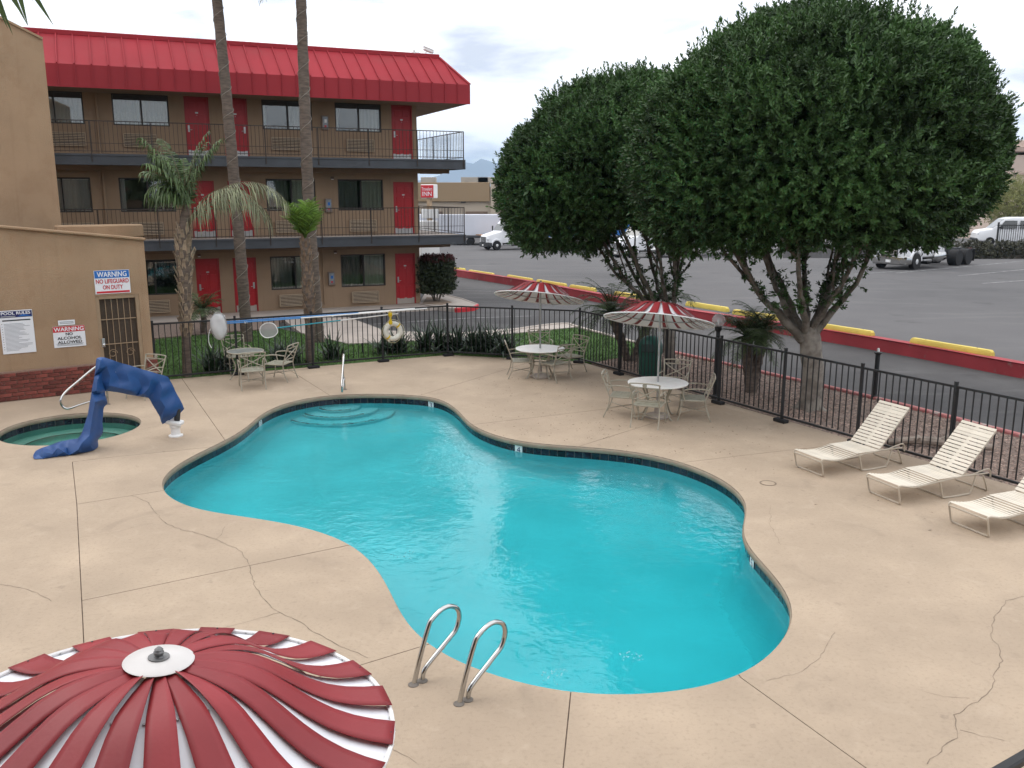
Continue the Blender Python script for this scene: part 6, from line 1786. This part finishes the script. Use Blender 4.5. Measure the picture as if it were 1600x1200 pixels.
# dead branch on the gravel
a, b_ = P(1390, 696), P(1555, 712); a = a; mid = P(1500, 705)
t = thing('dead_log', 'pale dead branch lying on the gravel behind the middle lounger', 'log', (mid.x, mid.y, 0))
q = spline([a + Vector((0, .1, .04)) , a.lerp(mid, .5) + Vector((0, .18, .10)), mid + Vector((0, .15, .09)), b_ + Vector((0, .1, .12))], 6)
obj('trunk', MB().tube([p - Vector((mid.x, mid.y, 0)) for p in q], [.045 + .035 * math.sin(i / len(q) * 3) for i in range(len(q))], 9), logm, t)
for f, dx, dz in ((.55, .35, .22), (.75, .3, -.02), (.35, -.2, .15)):
    p = q[int(f * (len(q) - 1))] - Vector((mid.x, mid.y, 0)); obj('branch', MB().tube(spline([p, p + Vector((dx * .5, -.1, dz * .6)), p + Vector((dx, -.22, dz * .5))], 4), [.05 - .003 * i for i in range(9)], 7), logm, t)
# dark metal rail end that cuts into the lower right corner
pa_, pb_ = D(1535, 1222, 4.6), D(1660, 1148, 5.4)
t = thing('stair_rail', 'black metal rail end in the lower right corner', 'handrail', (pb_.x, pb_.y, 0))
o0 = Vector((pb_.x, pb_.y, 0))
obj('rail', MB().beam(pa_ - o0, pb_ - o0, .07, .06, ch=.012), iron, t)
for f in (.12, .95):
    q = pa_.lerp(pb_, f) - o0; obj('post', MB().box((q.x, q.y, q.z / 2 - .02), (.05, .05, q.z - .04)), iron, t)
# sprinkler head in the lawn
b = P(563, 556); t = thing('sprinkler', 'small black sprinkler riser in the lawn right of the young palm', 'sprinkler', (b.x, b.y + .4, 0))
obj('riser', MB().tube([(0, 0, -.05), (0, 0, .22)], .018, 8), rubber, t); obj('head', MB().lathe([(.028, .22), (.03, .28), (.015, .30), (0, .30)], 10), rubber, t)
# ------------------------------------------------------------------ trucks and far things
def rring(x, z0, z1, hw, hwt, r=.12, k=3):
    """rounded rectangle section at x"""
    pts = []
    for (cy, cz, a0, w) in ((hw, z0, -90, hw), (hwt, z1, 0, hwt), (-hwt, z1, 90, hwt), (-hw, z0, 180, hw)):
        sy = 1 if cy > 0 else -1; sz = 1 if cz == z1 else -1
        for i in range(k + 1):
            a = R(a0 + 90 * i / k); pts.append((x, cy - sy * r + math.cos(a) * r, cz - sz * r + math.sin(a) * r))
    return pts
def wheel(t, x, y, r, w, dual=False, name='wheel'):
    s = 1 if y > 0 else -1
    o = obj(name, MB().lathe([(r * .58, -w / 2), (r * .93, -w / 2), (r, -w / 2 + .05), (r, w / 2 - .05), (r * .93, w / 2), (r * .58, w / 2)], 28, (x, y, r), (R(90), 0, 0)), rubber, t)
    dsh = -.06 if dual else .02
    obj('rim', MB().lathe([(r * .60, w * .46), (r * .52, w * .42 + dsh * .2), (r * .36, w * .30 + dsh), (r * .30, w * .44 + dsh), (r * .17, w * .5 + dsh), (0, w * .52 + dsh)], 20, (x, y, r), (R(-90 * s), 0, 0)), M('rim_alloy', (.62, .62, .62), .35, .1, 6, metal=.5), o)
    obj('hub', MB().lathe([(r * .58, w * .1), (r * .36, w * .2 + dsh)], 20, (x, y, r), (R(-90 * s), 0, 0)), darkpl, o)
def tractor(label, loc, heading, roofed=True, cabcol=None, chrome=False):
    """front bumper at x=0, body runs to -x"""
    t = thing('semi_tractor', label, 'truck', loc, heading, 'white road tractors in the lot')
    cc = cabcol or truckw
    secs = [(-.05, .78, 1.42, .80, .62), (-.22, .72, 1.58, 1.0, .80), (-.9, .72, 1.78, 1.08, .92), (-1.65, .72, 1.95, 1.14, 1.02), (-1.75, .72, 2.02, 1.18, 1.06)]
    obj('hood', MB().loft([rring(*s, .10) for s in secs]), cc, t)
    if roofed: cs = [(-1.76, .72, 2.05, 1.19, 1.05), (-2.30, .72, 2.78, 1.22, 1.02), (-2.62, .72, 3.06, 1.22, 1.03), (-3.1, .72, 3.50, 1.23, 1.06), (-3.6, .72, 3.82, 1.23, 1.10), (-4.3, .72, 3.98, 1.23, 1.12), (-5.2, .72, 3.98, 1.23, 1.12)]
    else: cs = [(-1.76, .72, 2.05, 1.19, 1.05), (-2.25, .72, 2.70, 1.22, 1.02), (-2.6, .72, 2.86, 1.22, 1.04), (-3.4, .72, 2.9, 1.22, 1.05), (-4.3, .72, 2.9, 1.22, 1.05)]
    obj('cab', MB().loft([rring(*s, .11) for s in cs]), cc, t)
    obj('windshield', MB().add([(-1.765, -.98, 2.07), (-1.765, .98, 2.07), (-2.285, .93, 2.76), (-2.285, -.93, 2.76)], [(0, 1, 2, 3)]).add([(-1.79, -.98, 2.05), (-1.79, .98, 2.05), (-2.31, .93, 2.74), (-2.31, -.93, 2.74)], [(3, 2, 1, 0)]), winglass, t, 0)
    for s in (-1, 1):
        obj('side_window', MB().add([(-2.0, s * 1.213, 2.02), (-3.05, s * 1.227, 2.02), (-3.05, s * 1.175, 2.66), (-2.42, s * 1.165, 2.66)], [(0, 1, 2, 3)]), winglass, t, 0)
        obj('mirror', MB().box((-1.95, s * 1.42, 2.25), (.12, .16, .55), ch=.03).tube([(-1.9, s * 1.2, 2.45), (-1.95, s * 1.42, 2.45)], .02, 6), darkpl, t)
        obj('headlight', MB().box((-.22, s * .80, 1.17), (.28, .30, .24), (0, 0, R(s * 28)), ch=.05), M('lamp_glass', (.55, .57, .6), .12, .1, 5), t)
        obj('fender', MB().tube([(-1.12 + math.cos(a) * .62, s * 1.05, .52 + math.sin(a) * .62) for a in [R(k * 18) for k in range(0, 11)]], .10, 6), cc, t)
        obj('fuel_tank', MB().lathe([(.0, 0), (.30, 0), (.32, .04), (.32, 1.5), (.30, 1.54), (0, 1.54)], 20, (-2.9, s * 1.0, .72), (0, R(-90), 0)), steel, t)
        obj('step', MB().box((-2.35, s * 1.1, .55), (.9, .22, .10), ch=.02), alum, t)
        wheel(t, -1.12, s * 1.02, .51, .30)
        for x in (-6.35, -7.65): wheel(t, x, s * .93, .51, .56, True)
        obj('mud_flap', MB().box((-8.35, s * .95, .62), (.02, .55, .75)), rubber, t)
        obj('chassis_rail', MB().box((-5.0, s * .42, .92), (6.6, .09, .26)), darkpl, t)
    obj('bumper', MB().loft([rring(*s, .08) for s in [(.02, .38, .82, .75, .75), (-.12, .34, .86, 1.05, 1.05), (-.5, .36, .8, 1.16, 1.16)]]), steel if chrome or not roofed else darkpl, t)
    g_ = obj('grille', MB().box((-.035, 0, 1.14), (.10, 1.05, .58), ch=.03), darkpl, t)
    for k in range(7): obj('grille_bar', MB().box((.022, 0, .90 + k * .08), (.03, 1.0, .035), ch=.006), steel, g_)
    obj('plate', MB().box((.03, 0, .55), (.015, .3, .15)), whitep, t)
    obj('fifth_wheel', MB().lathe([(.5, 0), (.5, .07), (.1, .08), (.1, .0)], 20, (-6.9, 0, 1.15)), rubber, t)
    obj('deck_plate', MB().box((-5.3, 0, 1.1), (.9, .8, .05)), alum, t)
    obj('tail_bar', MB().box((-8.28, 0, .95), (.08, 2.2, .14)), darkpl, t)
    obj('tail_light', MB().box((-8.33, .9, .98), (.03, .25, .09)).box((-8.33, -.9, .98), (.03, .25, .09)), signred, t)
    obj('exhaust', MB().tube([(-4.42 if not roofed else -5.32, 1.0, .8), (-4.42 if not roofed else -5.32, 1.0, 3.4)], .07, 10), steel, t)
    return t
def trailer(label, front, heading, L, mat, zb=1.15, H=2.75, cat='trailer', wheels=True):
    t = thing('box_trailer', label, cat, front, heading)
    obj('box', MB().box((-L / 2, 0, zb + H / 2), (L, 2.55, H), ch=.04), mat, t, 0)
    for s in (-1, 1): obj('skirt_rail', MB().box((-L / 2, s * 1.285, zb + .06), (L - .05, .03, .14)), alum, t, 0)
    for k in range(int(L / 1.22)):
        for s in (-1, 1): obj('side_post', MB().box((-.6 - k * 1.22, s * 1.283, zb + H / 2), (.05, .02, H - .2)), mat, t, 0)
    for s in (-1, 1):
        obj('landing_leg', MB().box((-2.8, s * .8, .6), (.12, .12, 1.2)), darkpl, t, 0)
        if wheels:
            for x in (-L + 1.6, -L + 2.9): wheel(t, x, s * 1.0, .50, .50, True)
    obj('underframe', MB().box((-L / 2, 0, zb - .12), (L - 1, .9, .2)), darkpl, t, 0)
    return t
def place(u, v, z): p = P(u, v, z); p.z = z; return p
def heading_from(a, b): return math.atan2((a - b).y, (a - b).x)
# A: far left tractor
fA = place(776, 391, -1.41); rA = place(841, 388.8, -1.41)
hA = heading_from(fA, rA); dA = Vector((math.cos(hA), math.sin(hA), 0)); sA = Vector((-math.sin(hA), math.cos(hA), 0))
locA = fA + dA * 1.12 - sA * 1.02; locA.z = lotz(fA.y)
tractor('white sleeper cab truck parked far left of the trees', locA, hA)
oA = locA - dA * 5.9; oA.z = locA.z
trailer('long trailer coupled behind the far white sleeper cab, blue sided', oA, hA, 13.0, bluetr)
# B: tractor with white trailer behind the ficus stems
fB = place(988, 405, -1.27); rB = place(1086, 400, -1.27)
hB = heading_from(fB, rB); dB = Vector((math.cos(hB), math.sin(hB), 0)); sB = Vector((-math.sin(hB), math.cos(hB), 0))
locB = fB + dB * 1.12 - sB * 1.02; locB.z = lotz(locB.y)
tractor('white truck seen between the ficus stems, chrome bumper', locB, hB, True, None, True)
oB = locB - dB * 5.9; oB.z = lotz(oB.y) 
trailer('white box trailer glimpsed through the ficus branches', oB, hB, 13.0, trailm)
# C: bobtail at right
fC = place(1428, 421, .15); rC = place(1517, 413, .10)
hC = heading_from(fC, rC); dC = Vector((math.cos(hC), math.sin(hC), 0)); sC = Vector((-math.sin(hC), math.cos(hC), 0))
locC = fC + dC * 1.12 - sC * 1.02; locC.z = lotz(locC.y) - .05
tractor('bare tractor without trailer, rear wheels showing, right under the big crown', locC, hC, False)
# white trailers behind the motel corner
pE = D(840, 352, 112); pE.z = -1.5
trailer('white box trailer parked in front of the warehouse', pE, R(2), 17.0, trailm, 1.0, 2.6)
pE2 = D(655, 352, 113.5); pE2.z = -1.5
trailer('white box trailer behind the motel corner sign pole', pE2, R(1), 12.0, trailm, 1.0, 2.6)
# dirt bank under them
struct(obj('dirt_strip', MB().prism([(-40, 106.5), (60, 105.5), (60, 112), (-40, 112)], -2.0, -1.46), dirtm, smooth=0))
# flatbed stack of timber
pf = D(760, 352, 109); pf.z = -1.5
t = thing('flatbed', 'low flatbed trailer with planks left of the far truck', 'trailer', pf, R(1))
obj('bed', MB().box((0, 0, 1.05), (9, 2.4, .22), ch=.02), darkpl, t)
for k in range(6): obj('plank', MB().box((1.5 - k * .2, -.9 + k * .32, 1.21 + .02 * (k % 2)), (3.6, .28, .09)), M('plank_orange', (.42, .22, .10), .8, .2, 3, rnd=.3), t)
for s in (-1, 1): wheel(t, -3.2, s * .95, .48, .4, True); wheel(t, -1.9, s * .95, .48, .4, True)

# warehouse
def zpx(v, Y, u=800): return D(u, v, Y).z
WY = 132
t = thing('warehouse', 'long low cream and tan warehouse beyond the truck lot', 'building', (0, WY, -1.6))
zt_ = zpx(285, WY) + 1.6
x0 = D(560, 300, WY).x; xa = D(765, 300, WY).x; xb_ = D(1250, 300, WY).x
obj('wall', MB().box(((x0 + xb_) / 2, 6, (zt_ - .6) / 2), (xb_ - x0, 12, zt_ - .6)), warem, t, 0)
k = 0; x = x0
while x < xb_:
    w = 19.0 if k % 2 == 0 else 6.0
    if k % 2 == 0:
        o = obj('upper_band', MB().box((x + w / 2, -.2, zt_ - 1.35), (w - .1, .6, 2.7), ch=.05), wareb, t, 0)
    else:
        obj('pilaster', MB().box((x + .7, -.25, zt_ / 2 + .3), (1.3, .7, zt_ + .2), ch=.05), warem, t, 0)
        obj('upper_band', MB().box((x + 3.7, -.1, zt_ - 1.2), (4.5, .4, 2.2), ch=.05), wareb, t, 0)
    x += w; k += 1
for k in range(9):
    xx = x0 + 4 + k * 6.5
    d_ = obj('loading_door', MB().box((xx, -.05, 1.9), (3.2, .16, 3.6), ch=.03), M('door_brown', (.16, .11, .08), .7, .1, 2), t, 0)
for u, w_h in ((670, 2.2), (742, 4.0), (760, 2.5)):
    p = D(u, 284, WY + 4)
    obj('rooftop_unit', MB().box((p.x, 4, zt_ + .35), (w_h, 2, .9), ch=.05), M('rooftop_grey', (.30, .28, .25), .7, .1, 1), t, 0)
for u in (724,): obj('wall_light', MB().box((D(u, 314, WY).x, -.25, zpx(314, WY) + 1.6), (.7, .4, .5), ch=.05), darkpl, t, 0)

# roadside sign on a pole
SY = 92
p = D(672, 372, SY); p.z = -1.5
t = thing('pylon_sign', 'red and white motel pylon sign on a tan pole', 'sign', p, R(-24))
zc = D(670, 299, SY).z + 1.5
obj('pole', MB().box((0, 0, zc / 2), (.42, .42, zc), ch=.03), M('pole_tan', (.42, .30, .19), .7, .1, 2), t, 0)
obj('cabinet', MB().box((0, 0, zc), (1.55, .75, 1.35), ch=.05), whitep, t, 0)
obj('face', MB().box((-.02, -.40, zc), (1.42, .05, 1.24), ch=.03), signred, t, 0)
vs, fs = text_geo('Travelers', 1.22, .34); obj('lettering', MB().add([(x - .02, -.43, y + zc + .24) for x, y in vs], fs), signw, t, 0)
vs, fs = text_geo('INN', 1.05, .42); obj('lettering', MB().add([(x - .02, -.43, y + zc - .24) for x, y in vs], fs), signw, t, 0)
obj('lower_panel', MB().box((.1, -.1, zc - 2.2), (1.9, .3, .9), ch=.03), whitep, t, 0)
# white pillar behind the bush
p = P(669, 431, .1); p.z = -.15
t = thing('white_pillar', 'plain white square pillar rising behind the dark bush', 'pillar', p, R(24))
obj('shaft', MB().box((0, 0, 1.6), (1.05, .9, 3.2), ch=.02), whitep, t, 0); obj('plinth', MB().box((0, 0, .12), (1.2, 1.05, .24), ch=.02), concrete, t, 0)

# right side: fence, hedge, van, building, mesquite
VY = 68
zb_ = lotz(VY) 
p = D(1572, 384, VY); 
gz_ = D(1572, 386, VY).z
def van(label, loc, rz, col=truckw):
    t = thing('van', label, 'van', loc, rz)
    obj('body', MB().loft([rring(*s, .12) for s in [(2.55, .45, .95, .85, .75), (2.35, .35, 1.15, .98, .85), (1.55, .33, 1.28, 1.0, .90), (.75, .33, 2.02, 1.0, .80), (.3, .33, 2.12, 1.0, .80), (-2.4, .33, 2.15, 1.0, .82), (-2.6, .4, 2.0, .97, .8)]]), col, t)
    for s in (-1, 1):
        obj('window', MB().add([(1.15, s * .985, 1.32), (-.1, s * 1.004, 1.32), (-.1, s * .90, 1.88), (.72, s * .89, 1.88)], [(0, 1, 2, 3)]), winglass, t, 0)
        obj('window', MB().add([(-.3, s * 1.006, 1.32), (-2.3, s * 1.006, 1.32), (-2.3, s * .90, 1.88), (-.3, s * .90, 1.88)], [(0, 1, 2, 3)]), winglass, t, 0)
        for x in (1.65, -1.65): wheel(t, x, s * .88, .34, .24)
        obj('mirror', MB().box((1.0, s * 1.13, 1.4), (.12, .2, .24), ch=.03), darkpl, t)
        obj('headlight', MB().box((2.42, s * .68, .88), (.16, .34, .2), ch=.04), M('lamp_glass', (.55, .57, .6), .12, .1, 5), t)
    obj('windshield', MB().add([(1.52, -.85, 1.31), (1.52, .85, 1.31), (.78, .76, 2.0), (.78, -.76, 2.0)], [(0, 1, 2, 3)]), winglass, t, 0)
    obj('bumper', MB().box((2.5, 0, .5), (.2, 1.8, .2), ch=.06), darkpl, t)
    return t
gv = D(1575, 384, VY).z
van('white van behind the dark fence at the right edge', (D(1577, 384, VY).x, VY, gv), R(168))
van('second white van cut by the right frame edge', (D(1640, 384, VY + 4).x, VY + 4, gv), R(165))
struct(obj('far_pavement', MB().prism([(24, 64.3), (95, 64.3), (95, 80), (24, 80)], -2.2, gv - .0), asphalt_l, smooth=0))
# low hedge on the bank
hb = thing('low_hedge', 'dark scrubby hedge below the far right fence', 'hedge', (D(1600, 395, 63.4).x, 63.4, lotz(63.4)))
g = np.random.default_rng(31); p = g.uniform(-1, 1, (1500, 3)) * np.array([9.5, .6, .55]) + np.array([0, 0, .55])
v, q, tt = sprigs(p, g.normal(0, 1, p.shape) + np.array([0, 0, .5]), 8, .20, .10, 1.0, 31, .2)
stuff(obj('foliage', np_mesh('foliage', v, q, M('hedge_leaf', (.05, .05, .03), .7, .3, 1, tint=.5), tt), None, hb)); obj('stems', MB().box((0, 0, .1), (18, .3, .3)), barkm, hb)
ff = thing('far_fence', 'dark picket fence in front of the white vans', 'fence', (D(1556, 392, 65).x, 65, gv))
for k in range(36): obj('picket', MB().box((k * .16, 0, .95), (.03, .03, 1.5)), iron, ff, 0)
for z in (1.6, .3): obj('rail', MB().box((3, 0, z), (6.2, .04, .05)), iron, ff, 0)
for k in range(3): obj('post', MB().box((k * 2.9, 0, .9), (.10, .10, 1.85)), iron, ff, 0)
# pale office building
OY = 105
t = thing('office_building', 'pale pinkish building with stepped cornice at the right edge', 'building', (D(1572, 350, OY).x, OY, -1.6))
H_ = zpx(228, OY, 1590) + 1.6; pinkw = M('office_wall', (.52, .42, .36), .9, .05, .2); pinkd = M('office_trim', (.42, .32, .27), .9, .05, .2)
obj('wall', MB().box((15, 6, H_ / 2 - .5), (30, 12, H_ - 1)), pinkw, t, 0)
obj('cornice', MB().box((15, 6, H_ - .35), (30.6, 12.6, .7), ch=.1), pinkd, t, 0); obj('parapet', MB().box((15.3, 6.2, H_ + .25), (29, 11, .9), ch=.1), pinkw, t, 0)
obj('string_course', MB().box((15, 5.9, H_ - 3.1), (30.2, 12.1, .35), ch=.05), pinkd, t, 0)
for k in range(4):
    for r in range(2):
        w = obj('window', MB().box((2.5 + k * 6, -.02, 2.2 + r * 3.4), (3.2, .14, 1.7), ch=.02), winglass, t, 0); obj('sill', MB().box((2.5 + k * 6, -.08, 1.25 + r * 3.4), (3.5, .2, .14)), pinkd, w, 0)
# feathery mesquite
p = D(1588, 345, 78); 
t = thing('mesquite_tree', 'pale yellow green feathery tree at the right edge', 'tree', (p.x, 78, gv - .2))
random.seed(2); mb = MB()
for k in range(7):
    a = k * .9; mb.tube(spline([(0, 0, 0), (math.cos(a) * .5, math.sin(a) * .5, 1.4), (math.cos(a) * 1.6, math.sin(a) * 1.6, 3.4)], 4), [.12 - .01 * i for i in range(9)], 6)
obj('trunk', mb, barkm, t)
pc_, nr = crown_points((0, 0, 3.3), (2.7, 2.7, 1.9), 2300, 91, .2, (.2, 1.0), -.8)
v, q, tt = sprigs(pc_, nr + rng.normal(0, .8, nr.shape), 10, .20, .05, 1.0, 92, .5)
stuff(obj('crown', np_mesh('crown', v, q, mesqleaf, tt), None, t))

# unseen motel wing carrying the camera walkway, put in to shade the near deck
wing = thing('unseen_motel_wing', 'unseen tan motel wing with the camera walkway, put in to shade the near deck', 'building', (0, 0, 0))
obj('wall', MB().box((-9, -6.2, 4.2), (26, 8, 8.4)), stucco_d, wing, 0)
for z in FZ[1:]:
    obj('walkway', MB().box((-9, -.95, z - .1), (26, 2.45, .18)), soffitm, wing, 0); obj('fascia_board', MB().box((-9, .30, z - .17), (26, .05, .37)), bluegrey, wing, 0)
obj('roof', MB().box((-9, -5.0, 8.2), (26.6, 11.2, .6)), redfascia, wing, 0)

# mountains
def ridge(Y, px, depth, seed, name):
    g = np.random.default_rng(seed); us = np.arange(-2600, 4300, 26.0); tab = sorted(px)
    hs = np.interp(us, [a for a, b in tab], [b for a, b in tab])
    n1_ = np.cumsum(g.normal(0, 1, len(us))); n1_ -= np.convolve(n1_, np.ones(15) / 15, 'same')
    rows = []
    for j, f in enumerate((0, .18, .42, .68, .88, 1.0, .8, .3, 0)):
        yy_ = Y - depth * .5 + depth * j / 8
        row = []
        for i, u in enumerate(us):
            p_ = D(u, hs[i] + (n1_[i] * .9 if abs(u - 740) > 70 else n1_[i] * .25), Y); h = max(5.0, p_.z + 20)
            jit = 1 + (.12 * g.normal() if 0 < j < 8 and j != 5 else 0)
            row.append((p_.x + g.normal(0, 12), yy_ + g.normal(0, depth * .02), -20 + h * f * jit))
        rows.append(row)
    return struct(obj(name, MB().grid(rows), hillm, smooth=0))
ridge(9000, [(-2600, 292), (-800, 270), (0, 268), (300, 262), (560, 282), (640, 285), (700, 266), (722, 255), (735, 248), (748, 255), (757, 258), (763, 253.5), (770, 252), (782, 255), (800, 258), (860, 262), (960, 275), (1200, 282), (1500, 270), (1900, 284), (2600, 268), (4300, 290)], 2600, 3, 'hills')

# ------------------------------------------------------------------ haze
hz = bpy.data.materials.new('haze_air'); hz.use_nodes = True; ht = hz.node_tree; ht.nodes.clear()
ho = ht.nodes.new('ShaderNodeOutputMaterial'); hv = ht.nodes.new('ShaderNodeVolumePrincipled')
hv.inputs['Color'].default_value = (.55, .76, 1.0, 1); hv.inputs['Density'].default_value = .00013; hv.inputs['Anisotropy'].default_value = .1
ht.links.new(hv.outputs[0], ho.inputs['Volume'])
stuff(obj('haze', MB().box((0, 4500, 187.5), (38000, 15000, 425)), hz, None, 0), 'thin pale blue air haze over the far mountains', 'haze')
